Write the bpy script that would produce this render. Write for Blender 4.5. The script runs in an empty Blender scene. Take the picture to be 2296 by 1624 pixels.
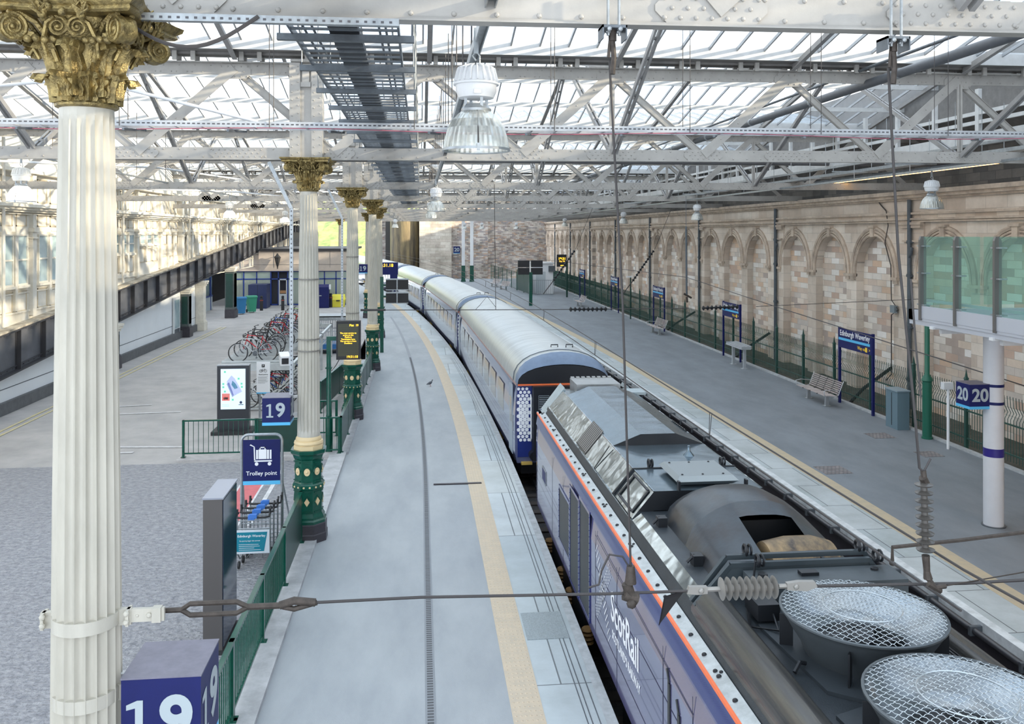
import bpy, math, random
from mathutils import Matrix, Vector
PI = math.pi
random.seed(7)
sc = bpy.context.scene
COL = sc.collection
# ---------------------------------------------------------------- camera, sky, sun, exposure
# world frame: x across the station, y along the platforms, z up, z = 0 on the platforms
YAW = math.atan(0.105)
cd = bpy.data.cameras.new('camera'); cam = bpy.data.objects.new('camera', cd); COL.objects.link(cam)
cam.location = (0, 0, 6.3); cam.rotation_euler = (PI/2, 0, -YAW)
cd.sensor_width = 36; cd.lens = 36*1950/2296; cd.shift_y = (523-812)/2296
cd.clip_end = 600; cd.clip_start = 0.05
sc.camera = cam
sc.view_settings.view_transform = 'Standard'; sc.view_settings.look = 'None'
sc.view_settings.gamma = 1; sc.view_settings.use_curve_mapping = False
sc.view_settings.exposure = 0.38
w = bpy.data.worlds.new('sky'); sc.world = w; w.use_nodes = True
nt = w.node_tree; nt.nodes.clear()
tc = nt.nodes.new('ShaderNodeTexCoord'); nz = nt.nodes.new('ShaderNodeTexNoise')
nz.inputs['Scale'].default_value = 3.0; nz.inputs['Detail'].default_value = 6
rp = nt.nodes.new('ShaderNodeValToRGB')
rp.color_ramp.elements[0].position = .42; rp.color_ramp.elements[0].color = (0.62, 0.76, 0.93, 1)
rp.color_ramp.elements[1].position = .60; rp.color_ramp.elements[1].color = (1.0, 0.985, 0.96, 1)
bg = nt.nodes.new('ShaderNodeBackground'); bg.inputs['Strength'].default_value = 2.4
out = nt.nodes.new('ShaderNodeOutputWorld')
nt.links.new(tc.outputs['Generated'], nz.inputs['Vector']); nt.links.new(nz.outputs['Fac'], rp.inputs['Fac'])
nt.links.new(rp.outputs['Color'], bg.inputs['Color']); nt.links.new(bg.outputs[0], out.inputs['Surface'])
sl = bpy.data.lights.new('evening_sun', 'SUN'); sun = bpy.data.objects.new('evening_sun', sl); COL.objects.link(sun)
sl.energy = 13.0; sl.color = (1, .84, .62); sl.angle = math.radians(1.2)
_d = Vector((-1, 0.33, -0.30)).normalized(); sun.rotation_euler = _d.to_track_quat('-Z', 'Y').to_euler()
sun.location = (30, -10, 20)
# ---------------------------------------------------------------- helpers
class MB:
    def __init__(s): s.v = []; s.f = []; s.m = []; s.M = None
    def add(s, vs, fs, mi=0):
        o = len(s.v)
        if s.M is not None: vs = [tuple(s.M @ Vector(p)) for p in vs]
        s.v += [tuple(p) for p in vs]
        for f in fs: s.f.append([i+o for i in f]); s.m.append(mi)
        return s
    def box(s, x0, x1, y0, y1, z0, z1, mi=0):
        vs = [(x, y, z) for z in (z0, z1) for y in (y0, y1) for x in (x0, x1)]
        return s.add(vs, [(0,2,3,1),(4,5,7,6),(0,1,5,4),(2,6,7,3),(0,4,6,2),(1,3,7,5)], mi)
    def beam(s, p, q, w, h, up=(0,0,1), mi=0):
        p = Vector(p); q = Vector(q); d = (q-p).normalized(); u = Vector(up)
        if abs(d.dot(u)) > .995: u = Vector((0,1,0))
        a = d.cross(u).normalized()*(w/2); b = a.cross(d).normalized()*(h/2)
        vs = [p-a-b, p+a-b, p+a+b, p-a+b, q-a-b, q+a-b, q+a+b, q-a+b]
        return s.add(vs, [(3,2,1,0),(4,5,6,7),(0,1,5,4),(1,2,6,5),(2,3,7,6),(3,0,4,7)], mi)
    def tube(s, pts, r, n=8, mi=0, caps=True, closed=False):
        pts = [Vector(p) for p in pts]; N = len(pts); vs = []; fs = []
        rr = r if isinstance(r, (list, tuple)) else [r]*N
        def tan(i):
            if closed: return (pts[(i+1) % N]-pts[(i-1) % N]).normalized()
            a = pts[max(0, i-1)]; b = pts[min(N-1, i+1)]; return (b-a).normalized()
        t = tan(0); u = t.cross(Vector((0,0,1)))
        if u.length < .01: u = t.cross(Vector((0,1,0)))
        u.normalize()
        for i in range(N):
            t = tan(i); u = (u - t*u.dot(t)).normalized(); w_ = t.cross(u)
            for k in range(n):
                a = 2*PI*k/n; vs.append(pts[i] + (u*math.cos(a)+w_*math.sin(a))*rr[i])
        M_ = N if closed else N-1
        for i in range(M_):
            j = (i+1) % N
            for k in range(n):
                l = (k+1) % n; fs.append((i*n+k, i*n+l, j*n+l, j*n+k))
        if caps and not closed:
            fs.append(tuple(range(n))[::-1]); fs.append(tuple((N-1)*n+k for k in range(n)))
        return s.add(vs, fs, mi)
    def lathe(s, prof, n=16, c=(0,0,0), mi=0, axis='z', rot=0.0, caps=True):
        vs = []; fs = []
        for r, z in prof:
            for k in range(n):
                a = 2*PI*k/n+rot; x = r*math.cos(a); y = r*math.sin(a)
                p = {'z': (x, y, z), 'x': (z, x, y), 'y': (y, z, x)}[axis]
                vs.append((p[0]+c[0], p[1]+c[1], p[2]+c[2]))
        for i in range(len(prof)-1):
            for k in range(n):
                l = (k+1) % n; fs.append((i*n+k, i*n+l, (i+1)*n+l, (i+1)*n+k))
        if caps: fs.append(tuple(range(n))[::-1]); fs.append(tuple((len(prof)-1)*n+k for k in range(n)))
        return s.add(vs, fs, mi)
    def prism(s, pts, a, b, axis='y', mi=0):
        # pts: 2D outline; axis: extrusion axis between a and b
        def P(p, t): return {'y': (p[0], t, p[1]), 'x': (t, p[0], p[1]), 'z': (p[0], p[1], t)}[axis]
        n = len(pts); vs = [P(p, a) for p in pts]+[P(p, b) for p in pts]
        fs = [tuple(range(n))[::-1], tuple(range(n, 2*n))]+[(i, (i+1) % n, n+(i+1) % n, n+i) for i in range(n)]
        return s.add(vs, fs, mi)
    def loft(s, rings, mi=0, closed=True, caps=True):
        n = len(rings[0]); vs = [p for r in rings for p in r]; fs = []
        for i in range(len(rings)-1):
            for k in range(n if closed else n-1):
                l = (k+1) % n; fs.append((i*n+k, i*n+l, (i+1)*n+l, (i+1)*n+k))
        if caps and closed:
            fs.append(tuple(range(n))[::-1]); fs.append(tuple((len(rings)-1)*n+k for k in range(n)))
        return s.add(vs, fs, mi)
    def dome(s, p, nrm, r, mi=0):
        p = Vector(p); d = Vector(nrm); u = d.orthogonal().normalized(); w_ = d.cross(u); vs = []; fs = []
        for rr, h in ((1, 0), (.8, .5), (0.35, .75)):
            for k in range(7):
                a = 2*PI*k/7; vs.append(p+(u*math.cos(a)+w_*math.sin(a))*r*rr+d*h*r)
        for i in range(2):
            for k in range(7):
                l = (k+1) % 7; fs.append((i*7+k, i*7+l, i*7+7+l, i*7+7+k))
        fs.append(tuple(range(14, 21)))
        return s.add(vs, fs, mi)
    def build(s, name, mats, parent=None, smooth=None, loc=None):
        me = bpy.data.meshes.new(name); me.from_pydata(s.v, [], s.f)
        if not isinstance(mats, (list, tuple)): mats = [mats]
        for m in mats: me.materials.append(m)
        if len(mats) > 1: me.polygons.foreach_set('material_index', s.m)
        me.update()
        if smooth:
            me.shade_smooth(); me.set_sharp_from_angle(angle=math.radians(smooth))
        o = bpy.data.objects.new(name, me); COL.objects.link(o)
        if parent is not None: o.parent = parent
        if loc: o.location = loc
        return o
def tag(o, label, cat, group=None, kind=None):
    if label: o['label'] = label
    if cat: o['category'] = cat
    if group: o['group'] = group
    if kind: o['kind'] = kind
    return o
def thing(name, label, cat, loc=(0,0,0), rz=0, group=None):
    o = bpy.data.objects.new(name, None); COL.objects.link(o); o.location = loc; o.rotation_euler = (0, 0, rz)
    o.empty_display_size = .2
    return tag(o, label, cat, group)
def struct(o): o['kind'] = 'structure'; return o
def dup(src, loc, label, rz=None, group=None):
    o = src.copy(); COL.objects.link(o); o.location = loc
    if rz is not None: o.rotation_euler = (src.rotation_euler[0], src.rotation_euler[1], rz)
    if label: o['label'] = label
    if group: o['group'] = group
    for c in src.children:
        d = c.copy(); COL.objects.link(d); d.parent = o
        for g in c.children:
            e = g.copy(); COL.objects.link(e); e.parent = d
    return o
def text(mb, body, size, M, mi=0, bold=0.0, align='CENTER', depth=.003, squeeze=1.0, spacing=1.0):
    # lettering as solid letters; M places the text plane (x right, y up, z out)
    cu = bpy.data.curves.new('t', 'FONT'); cu.body = body; cu.size = size; cu.align_x = align; cu.align_y = 'CENTER'
    cu.offset = bold*size; cu.extrude = depth/2; cu.resolution_u = 6 if size > .3 else 3; cu.space_character = spacing
    o = bpy.data.objects.new('t', cu); COL.objects.link(o)
    dg = bpy.context.evaluated_depsgraph_get(); dg.update()
    me = bpy.data.meshes.new_from_object(o.evaluated_get(dg))
    S = Matrix.Diagonal((squeeze, 1, 1, 1))
    vs = [tuple(M @ S @ v.co) for v in me.vertices]; fs = [tuple(p.vertices) for p in me.polygons]
    mb.add(vs, fs, mi)
    bpy.data.objects.remove(o); bpy.data.curves.remove(cu); bpy.data.meshes.remove(me)
def each(name, m, parent, fn, items, smooth=None):
    # one part object per item, all sharing the mesh built for the first when only the place differs
    for it in items:
        b_ = MB(); fn(b_, it); b_.build(name, m, parent, smooth)
def repeat(name, mb, m, parent, places, smooth=None):
    o = mb.build(name, m, parent, smooth); o.location = places[0]
    for p_ in places[1:]:
        c_ = o.copy(); COL.objects.link(c_); c_.location = p_
    return o
def face(pos, right, up):
    r = Vector(right).normalized(); u = Vector(up).normalized(); n = r.cross(u)
    M = Matrix(((r.x, u.x, n.x, pos[0]), (r.y, u.y, n.y, pos[1]), (r.z, u.z, n.z, pos[2]), (0,0,0,1)))
    return M
# ---------------------------------------------------------------- materials
def mat(name, col, rough=.6, metal=0.0, vary=0.0, vscale=4.0, col2=None, bump=0.0, bscale=30.0, emit=0, coat=0, stretch=None, spec=None):
    m = bpy.data.materials.new(name); m.use_nodes = True; t = m.node_tree; b = t.nodes['Principled BSDF']
    b.inputs['Roughness'].default_value = rough; b.inputs['Metallic'].default_value = metal
    b.inputs['Base Color'].default_value = (*col, 1)
    if spec is not None: b.inputs['Specular IOR Level'].default_value = spec
    if coat: b.inputs['Coat Weight'].default_value = coat
    if emit: b.inputs['Emission Color'].default_value = (*col, 1); b.inputs['Emission Strength'].default_value = emit
    tc_ = t.nodes.new('ShaderNodeTexCoord'); src = tc_.outputs['Object']
    if stretch:
        mp = t.nodes.new('ShaderNodeMapping'); mp.inputs['Scale'].default_value = stretch
        t.links.new(src, mp.inputs['Vector']); src = mp.outputs[0]
    if vary or col2:
        n = t.nodes.new('ShaderNodeTexNoise'); n.inputs['Scale'].default_value = vscale; n.inputs['Detail'].default_value = 7
        n.inputs['Roughness'].default_value = .65
        t.links.new(src, n.inputs['Vector'])
        r = t.nodes.new('ShaderNodeValToRGB')
        c2 = col2 or tuple(c*(1-vary) for c in col)
        r.color_ramp.elements[0].position = .35; r.color_ramp.elements[1].position = .65
        r.color_ramp.elements[0].color = (*c2, 1); r.color_ramp.elements[1].color = (*col, 1)
        t.links.new(n.outputs['Fac'], r.inputs['Fac']); t.links.new(r.outputs['Color'], b.inputs['Base Color'])
    if bump:
        n = t.nodes.new('ShaderNodeTexNoise'); n.inputs['Scale'].default_value = bscale; n.inputs['Detail'].default_value = 4
        t.links.new(src, n.inputs['Vector'])
        bp = t.nodes.new('ShaderNodeBump'); bp.inputs['Strength'].default_value = bump; bp.inputs['Distance'].default_value = .02
        t.links.new(n.outputs['Fac'], bp.inputs['Height']); t.links.new(bp.outputs[0], b.inputs['Normal'])
    return m
def brickmat(name, cols, bw, bh, mortar, msize=.008, plane='yz', rough=.9, squash=1.0, grime=.35):
    # masonry: each block draws its own tone from the ramp of stone colours
    m = bpy.data.materials.new(name); m.use_nodes = True; t = m.node_tree; b = t.nodes['Principled BSDF']
    b.inputs['Roughness'].default_value = rough
    g = t.nodes.new('ShaderNodeTexCoord'); sx = t.nodes.new('ShaderNodeSeparateXYZ'); cx = t.nodes.new('ShaderNodeCombineXYZ')
    t.links.new(g.outputs['Object'], sx.inputs[0])
    a, c = {'yz': ('Y', 'Z'), 'xz': ('X', 'Z'), 'xy': ('X', 'Y')}[plane]
    t.links.new(sx.outputs[a], cx.inputs[0]); t.links.new(sx.outputs[c], cx.inputs[1])
    br = t.nodes.new('ShaderNodeTexBrick'); br.inputs['Scale'].default_value = 1
    br.inputs['Brick Width'].default_value = bw; br.inputs['Row Height'].default_value = bh
    br.inputs['Mortar Size'].default_value = msize; br.inputs['Mortar Smooth'].default_value = .3
    br.inputs['Color1'].default_value = (0,0,0,1); br.inputs['Color2'].default_value = (1,1,1,1)
    br.inputs['Mortar'].default_value = (.5,.5,.5,1); br.squash = squash; br.squash_frequency = 3
    t.links.new(cx.outputs[0], br.inputs['Vector'])
    r = t.nodes.new('ShaderNodeValToRGB'); r.color_ramp.interpolation = 'CONSTANT'
    n_ = len(cols)
    while len(r.color_ramp.elements) < n_: r.color_ramp.elements.new(.5)
    for i, cc in enumerate(cols): r.color_ramp.elements[i].position = i/n_; r.color_ramp.elements[i].color = (*cc, 1)
    t.links.new(br.outputs['Color'], r.inputs['Fac'])
    mx = t.nodes.new('ShaderNodeMix'); mx.data_type = 'RGBA'
    t.links.new(br.outputs['Fac'], mx.inputs['Factor']); t.links.new(r.outputs['Color'], mx.inputs['A'])
    mx.inputs['B'].default_value = (*mortar, 1)
    nz_ = t.nodes.new('ShaderNodeTexNoise'); nz_.inputs['Scale'].default_value = .55; nz_.inputs['Detail'].default_value = 8
    nz_.inputs['Roughness'].default_value = .7; t.links.new(g.outputs['Object'], nz_.inputs['Vector'])
    r2 = t.nodes.new('ShaderNodeValToRGB'); r2.color_ramp.elements[0].position = .35; r2.color_ramp.elements[1].position = .6
    r2.color_ramp.elements[0].color = (1-grime, 1-grime, 1-grime*1.05, 1); r2.color_ramp.elements[1].color = (1,1,1,1)
    t.links.new(nz_.outputs['Fac'], r2.inputs['Fac'])
    ml = t.nodes.new('ShaderNodeMix'); ml.data_type = 'RGBA'; ml.blend_type = 'MULTIPLY'; ml.inputs['Factor'].default_value = 1
    t.links.new(mx.outputs['Result'], ml.inputs['A']); t.links.new(r2.outputs['Color'], ml.inputs['B'])
    t.links.new(ml.outputs['Result'], b.inputs['Base Color'])
    bp = t.nodes.new('ShaderNodeBump'); bp.inputs['Strength'].default_value = .5; bp.inputs['Distance'].default_value = .02; bp.invert = True
    t.links.new(br.outputs['Fac'], bp.inputs['Height']); t.links.new(bp.outputs[0], b.inputs['Normal'])
    return m
def glassmat(name, tint, mixf, rough=.05, base=(.8,.85,.9)):
    m = bpy.data.materials.new(name); m.use_nodes = True; t = m.node_tree; b = t.nodes['Principled BSDF']
    b.inputs['Base Color'].default_value = (*base, 1); b.inputs['Roughness'].default_value = rough
    tr = t.nodes.new('ShaderNodeBsdfTransparent'); tr.inputs['Color'].default_value = (*tint, 1)
    mx = t.nodes.new('ShaderNodeMixShader'); mx.inputs[0].default_value = mixf
    t.links.new(tr.outputs[0], mx.inputs[1]); t.links.new(b.outputs[0], mx.inputs[2])
    t.links.new(mx.outputs[0], t.nodes['Material Output'].inputs['Surface'])
    return m
PAINT = mat('grey_white_paint', (.39,.375,.35), .45, vary=.2, vscale=1.6, bump=.05)
PAINTW = mat('cream_column_paint', (.54,.515,.445), .38, vary=.18, vscale=5, stretch=(1,1,.25))
GOLD = mat('gold_paint', (.42,.32,.13), .36, .7, col2=(.15,.115,.05), vscale=16, bump=.35, bscale=60)
GREEN = mat('dark_green_gloss', (.005,.085,.055), .2, vary=.3, vscale=6)
GREEND = mat('deep_green_paint', (.005,.05,.036), .35, vary=.3)
CREAMGOLD = mat('cream_gold_paint', (.72,.56,.32), .4)
BLACKST = mat('black_plinth', (.05,.045,.055), .45, vary=.3, vscale=8)
ASPHALT = mat('platform_asphalt', (.375,.40,.415), .7, col2=(.30,.325,.345), vscale=1.1, bump=.15, bscale=120, stretch=(1,.35,1))
PLAZA = mat('forecourt_asphalt', (.43,.41,.395), .85, col2=(.33,.32,.31), vscale=.8, bump=.3, bscale=60)
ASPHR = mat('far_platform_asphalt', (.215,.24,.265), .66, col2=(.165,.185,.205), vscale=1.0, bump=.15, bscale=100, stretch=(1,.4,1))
SLAB = brickmat('coping_slabs', [(.50,.56,.58),(.55,.60,.61),(.46,.52,.54),(.53,.57,.57)], 1.3, 3.0, (.16,.18,.19), .012, 'xy', .6, grime=.2)
NAVY = mat('navy_sign_face', (.007,.012,.105), .45, vary=.15, spec=.3)
NAVYTOP = mat('navy_sign_top', (.20,.195,.25), .45, vary=.2, vscale=10)
SKYB = mat('light_blue_stripe', (.10,.48,.80), .35)
WHITE = mat('white_lettering', (.85,.86,.88), .4)
SILVL = mat('silver_lettering', (.40,.46,.49), .35)
STEEL = mat('galvanised_steel', (.42,.45,.47), .4, .7, vary=.25, vscale=12)
DSTEEL = mat('dark_steel', (.16,.18,.20), .45, .6, vary=.3, vscale=8)
WIRE = mat('dark_cable', (.05,.045,.045), .6)
BLACK = mat('black_rubber', (.02,.02,.022), .6)
WHT = mat('white_paint', (.82,.83,.84), .4)
LAMPM = mat('lamp_housing_white', (.72,.73,.74), .35, vary=.1)
STONEP = mat('dressed_stone', (.66,.555,.45), .85, col2=(.40,.33,.27), vscale=1.5, bump=.2, bscale=25)  # weathered tone, also darkened to stand in for weak moulding shade
# ---------------------------------------------------------------- the setting: platforms, track, walls
def edge_l(v):  # near edge of the left-hand platform, curving away to the left
    return 2.5 - (.00112*(v-20)**2 if v > 20 else 0)
def edge_r(v):
    return 9.05 - (.0007*(v-20)**2 if v > 20 else 0)
def cen(v): return 4.0 - (.00105*(v-21)**2 if v > 21 else 0)
VS = [-4+i*2.0 for i in range(0, 60)]
def strip(name, fa, fb, z, m, vs=VS, thick=.02, parent=None):
    b = MB(); rings = []
    for v in vs:
        a, c = fa(v), fb(v); rings.append([(a, v, z-thick), (c, v, z-thick), (c, v, z), (a, v, z)])
    b.loft(rings); return b.build(name, m, parent)
struct(strip('floor', lambda v: edge_l(v)-1.31, lambda v: edge_l(v)-.89, .006, mat('tactile_paving_buff', (.60,.50,.37), .8, col2=(.52,.45,.35), vscale=6), VS[:50]))
struct(strip('floor', lambda v: -2.12, lambda v: edge_l(v)-1.31, 0, ASPHALT, VS[:24]))
struct(strip('floor', lambda v: -3.3 if v < 44 else edge_l(v)-4.6, lambda v: edge_l(v)-1.31, 0, ASPHALT, VS[23:]))
struct(strip('floor', lambda v: edge_l(v)-.89, lambda v: edge_l(v)-.12, .002, SLAB, VS[:57], .25))
nose = strip('trim_1', lambda v: edge_l(v)-.12, lambda v: edge_l(v)+.03, .0, mat('platform_nosing', (.50,.53,.54), .7, vary=.3, vscale=5), VS[:57], .9); struct(nose)
for dx, k in ((-.20, 2), (-.30, 3), (-.36, 4)):
    struct(strip('trim_%d' % k, lambda v, dx=dx: edge_l(v)+dx-.008, lambda v, dx=dx: edge_l(v)+dx+.008, .0045, DSTEEL, VS[:25], .003))
struct(strip('platform_face', lambda v: edge_l(v)-.35, lambda v: edge_l(v)-.1, -.02, BLACKST, VS[:57], .95))
# blister studs of the tactile strip (near part)
b = MB()
for i in range(150):
    v = 8.5+i*.11
    for k in range(6):
        x = edge_l(v)-1.31+.045+k*.066
        b.add([(x-.017, v-.017, .006), (x+.017, v-.017, .006), (x+.017, v+.017, .006), (x-.017, v+.017, .006), (x, v, .013)], [(0,1,4),(1,2,4),(2,3,4),(3,0,4)])
struct(b.build('floor', mat('blister_studs', (.56,.46,.34), .8)))
# drain channel
dr = thing('drain_channel', 'long slotted drain channel let into the left platform, following its curve', 'drain')
strip('channel', lambda v: edge_l(v)-2.44, lambda v: edge_l(v)-2.30, .004, mat('drain_grey', (.23,.25,.27), .6), VS[:36], .02, dr)
b = MB()
for i in range(520):
    v = 8+i*.07; x = edge_l(v)-2.37; b.box(x-.042, x+.042, v-.016, v+.016, .004, .008)
b.build('grating', mat('drain_slots', (.10,.105,.115), .5, .4), dr)
j = MB().box(.32, 1.52, 21.80, 21.87, .008, .03).build('cable_ramp', BLACKST); tag(j, 'thin dark strip lying across the left platform beside the buff paving', 'cable cover')
# metal access plate in the coping
pl = MB().box(1.64, 2.30, 13.35, 14.3, .002, .012).build('access_plate', mat('chequer_plate', (.42,.48,.50), .45, .3, vary=.3, vscale=40, bump=.6, bscale=90)); tag(pl, 'square chequered metal plate set in the platform edge slabs', 'plate')
# forecourt
b = MB(); b.box(-30, -2.12, -4, 44, -.14, -.01); b.box(-30, -3.3, 44, 78, -.14, -.01); struct(b.build('floor', PLAZA))
# rougher asphalt in the foreground, dark specks deepened for relief contrast
def fluted_asphalt():
    m = mat('rough_speckled_asphalt', (.36,.36,.375), .62, col2=(.20,.205,.225), vscale=7, bump=1.0, bscale=10, stretch=(1,1.5,1)); m.node_tree.nodes['Bump'].inputs['Distance'].default_value = .10
    return m
struct(MB().box(-14.3, -2.5, -3.9, 24.6, -.012, .0).build('floor', fluted_asphalt()))
struct(MB().box(-2.55, -2.1, 6.9, 25.1, -.02, .075).build('trim_5', mat('kerb_concrete', (.47,.48,.49), .8, vary=.3, vscale=3)))
struct(MB().box(-2.5, -2.05, 25.1, 43, -.02, .075).build('trim_6', mat('kerb_concrete_b', (.44,.45,.47), .8, vary=.3, vscale=3)))
struct(MB().box(-6.7, -2.3, 24.75, 25.25, -.02, .05).build('trim_7', mat('kerb_concrete_c', (.5,.48,.47), .8, vary=.3, vscale=3)))
# yellow lines and red patch on the forecourt
Y = mat('worn_yellow_line', (.62,.52,.20), .8, col2=(.42,.40,.35), vscale=5)
for i, x in enumerate((-13.28, -13.0)):
    struct(MB().box(x-.05, x+.05, 14, 60, 0.0, .006).build('trim_%d' % (8+i), Y))
RED = mat('red_ground_marking', (.62,.16,.17), .8, vary=.2); WL = mat('white_ground_line', (.72,.72,.72), .8, vary=.3)
rm = tag(MB().box(-4.45, -3.95, 19.2, 23.4, 0, .006).build('ground_marking', RED), 'red painted bar on the forecourt behind the trolley sign', 'ground marking')
MB().box(-4.5, -4.45, 19.2, 23.4, 0, .008).box(-3.95, -3.90, 19.2, 23.4, 0, .008).box(-3.72, -3.62, 19.2, 23.6, 0, .008).build('border_line', WL, rm)
b = MB()
for x, y, a, l in ((-10.4,33,.2,1.2),(-9.5,31.6,.1,2.2),(-8.2,26.6,-.1,2.6),(-9.0,25.9,.1,1.6)):
    b.M = Matrix.Translation((x, y, .002)) @ Matrix.Rotation(a, 4, 'Z'); b.box(-l/2, l/2, -.07, .07, 0, .004); b.M = None
struct(b.build('floor', mat('faded_white_line', (.6,.6,.6), .8, col2=(.45,.44,.44), vscale=4)))
# track bed, rails, sleepers
b = MB(); b.box(-60, 14, -4, 130, -1.15, -1.0); struct(b.build('floor', mat('dark_ballast', (.055,.052,.052), .95, col2=(.03,.03,.032), vscale=9, bump=1, bscale=25)))
for off, tn, lab in ((0, 'track under the train', 0), (3.35, 'empty track beside the train, nearer the right platform', 1)):
    tr = thing('railway_track', 'rails and sleepers of the %s' % tn, 'railway track', (0, 0, 0), 0, None)
    for s in (-1, 1):
        rings = []
        for v in VS:
            c = cen(v)+off+s*.72; rings.append([(c-.035, v, -.98), (c+.035, v, -.98), (c+.035, v, -.86), (c-.035, v, -.86)])
        b = MB(); b.loft(rings); b.build('rail', DSTEEL, tr)
    b = MB()
    for i in range(150):
        v = -2+i*.7; c = cen(v)+off; b.box(c-1.25, c+1.25, v-.13, v+.13, -1.02, -.96)
    b.build('sleepers', mat('sleeper_brown', (.06,.05,.045), .9), tr)
# right-hand platform
VR = [-4+i*2.0 for i in range(0, 63)]
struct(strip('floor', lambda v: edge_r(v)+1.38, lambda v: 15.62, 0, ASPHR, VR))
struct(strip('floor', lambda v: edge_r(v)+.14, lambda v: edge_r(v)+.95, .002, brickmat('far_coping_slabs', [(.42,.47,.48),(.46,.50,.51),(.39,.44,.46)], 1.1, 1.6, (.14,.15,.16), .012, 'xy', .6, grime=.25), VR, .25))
struct(strip('floor', lambda v: edge_r(v)+.95, lambda v: edge_r(v)+1.38, .005, mat('tactile_paving_buff_b', (.50,.41,.27), .8, col2=(.42,.36,.27), vscale=6), VR))
struct(strip('trim_10', lambda v: edge_r(v)-.03, lambda v: edge_r(v)+.14, .01, mat('white_edge_line', (.66,.69,.70), .7, vary=.3, vscale=4), VR, .25))
struct(strip('platform_face', lambda v: edge_r(v)+.05, lambda v: edge_r(v)+.35, -.02, BLACKST, VR, .95))
struct(MB().box(15.6, 15.76, -4, 122, -.5, .06).build('trim_11', mat('rear_kerb', (.45,.47,.48), .8, vary=.3)))
struct(MB().box(15.7, 20.5, -4, 137, -.62, -.5).build('floor', mat('mossy_ledge', (.10,.095,.08), .95, col2=(.05,.055,.04), vscale=1.5, bump=.8, bscale=15)))
pp = thing('edge_pipe', 'long dark service pipe clipped along the edge of the right platform', 'pipe')
b = MB(); b.tube([(edge_r(v)-.16, v, -.12) for v in VS[2:45]], .055, 8); b.build('pipe', mat('pipe_black', (.035,.035,.04), .35), pp, 60)
b = MB(); b.tube([(edge_r(v)-.06, v, -.2) for v in VS[2:45]], .025, 6); b.build('cable', BLACK, pp)
repeat('clip', MB().box(-.24, .02, -.03, .03, -.2, -.05), DSTEEL, pp, [(edge_r(6+i*1.2), 6+i*1.2, 0) for i in range(40)])
# right wall: blind arcade in stone
UW = 18.95
STONE = [(.74,.63,.52),(.90,.87,.83),(.60,.45,.36),(.67,.56,.47),(.80,.71,.62),(.72,.54,.40),(.50,.42,.37),(.86,.80,.72),(.66,.60,.54),(.80,.76,.70)]
BK = brickmat('mixed_sandstone_blocks', STONE, .75, .27, (.46,.40,.35), .008, 'yz', .9, 1.0, .18)
ASH = brickmat('ashlar_sandstone', [(.74,.65,.56),(.69,.60,.51),(.80,.72,.63),(.64,.54,.45)], 1.1, .42, (.42,.37,.33), .006, 'yz', .9, 1.0, .22)
wr = MB(); wr.box(UW+.40, UW+.9, -2, 137, -.6, 6.9); wr = struct(wr.build('wall_right', BK))
BAY = 12.8; V0 = 31.9
SPR = 4.52; RI = 1.52
fr = MB(); mo = MB(); cp = MB()
def arch_pts(vc, r, n=20): return [(vc-r*math.cos(PI*i/n), SPR+r*1.08*math.sin(PI*i/n)) for i in range(n+1)]
for kb in range(-2, 8):
    vb = V0+kb*BAY
    if vb > 128: break
    nb = 3 if vb+BAY < 137 else 1
    pitch = 3.92; first = vb+2.95
    fr.box(UW, UW+.42, vb-.75, vb+.75, -.5, 6.72)
    cp.box(UW-.12, UW, vb-.72, vb+.72, 6.5, 6.72); cp.box(UW-.08, UW, vb-.6, vb+.6, 5.95, 6.03); cp.box(UW-.16, UW, vb-.8, vb+.8, 6.62, 6.72)
    edges = [vb+.75]
    for a in range(3):
        vc = first+a*pitch
        lo = edges[-1]; hi = (vc+pitch/2) if a < 2 else vb+BAY-.75
        if vc-RI > lo: fr.box(UW+.06, UW+.42, lo, vc-RI, -.5, SPR)
        if hi > vc+RI: fr.box(UW+.06, UW+.42, vc+RI, hi, -.5, SPR)
        # spandrel plate with the arched opening
        pts = arch_pts(vc, RI); N = len(pts)
        o = [(UW+.06, p[0], p[1]) for p in pts]+[(UW+.42, p[0], p[1]) for p in pts]+[(UW+.06, p[0], 6.72) for p in pts]
        fr.add(o, [(i, i+1, 2*N+i+1, 2*N+i) for i in range(N-1)]+[(i+1, i, N+i, N+i+1) for i in range(N-1)])
        if vc-RI > lo: fr.box(UW+.06, UW+.42, lo, vc-RI, SPR, 6.72)
        if hi > vc+RI: fr.box(UW+.06, UW+.42, vc+RI, hi, SPR, 6.72)
        for r, tr_ in ((RI+.06, .065), (RI+.19, .045), (RI+.31, .085)):
            mo.tube([(UW+.02, p[0], p[1]) for p in arch_pts(vc, r, 16)], tr_, 6)
        mo.box(UW-.08, UW+.1, vc-.14, vc+.14, SPR+RI*1.08-.02, SPR+RI*1.08+.36); mo.box(UW-.13, UW+.1, vc-.26, vc+.26, SPR+RI*1.08+.36, SPR+RI*1.08+.45)
        for s in (-1, 1):
            vv = vc+s*(RI+.22)
            cp.box(UW-.10, UW+.1, vv-.22, vv+.22, SPR-.12, SPR); cp.box(UW-.04, UW+.1, vv-.16, vv+.16, SPR-.26, SPR-.12)
        edges.append(hi)
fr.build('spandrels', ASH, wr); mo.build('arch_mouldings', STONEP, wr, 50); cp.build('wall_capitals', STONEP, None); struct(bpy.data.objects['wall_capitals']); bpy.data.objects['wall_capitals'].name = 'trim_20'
b = MB(); b.box(UW, UW+.6, -2, 137, 6.72, 7.62); b.build('frieze', ASH, wr)
b = MB()
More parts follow.
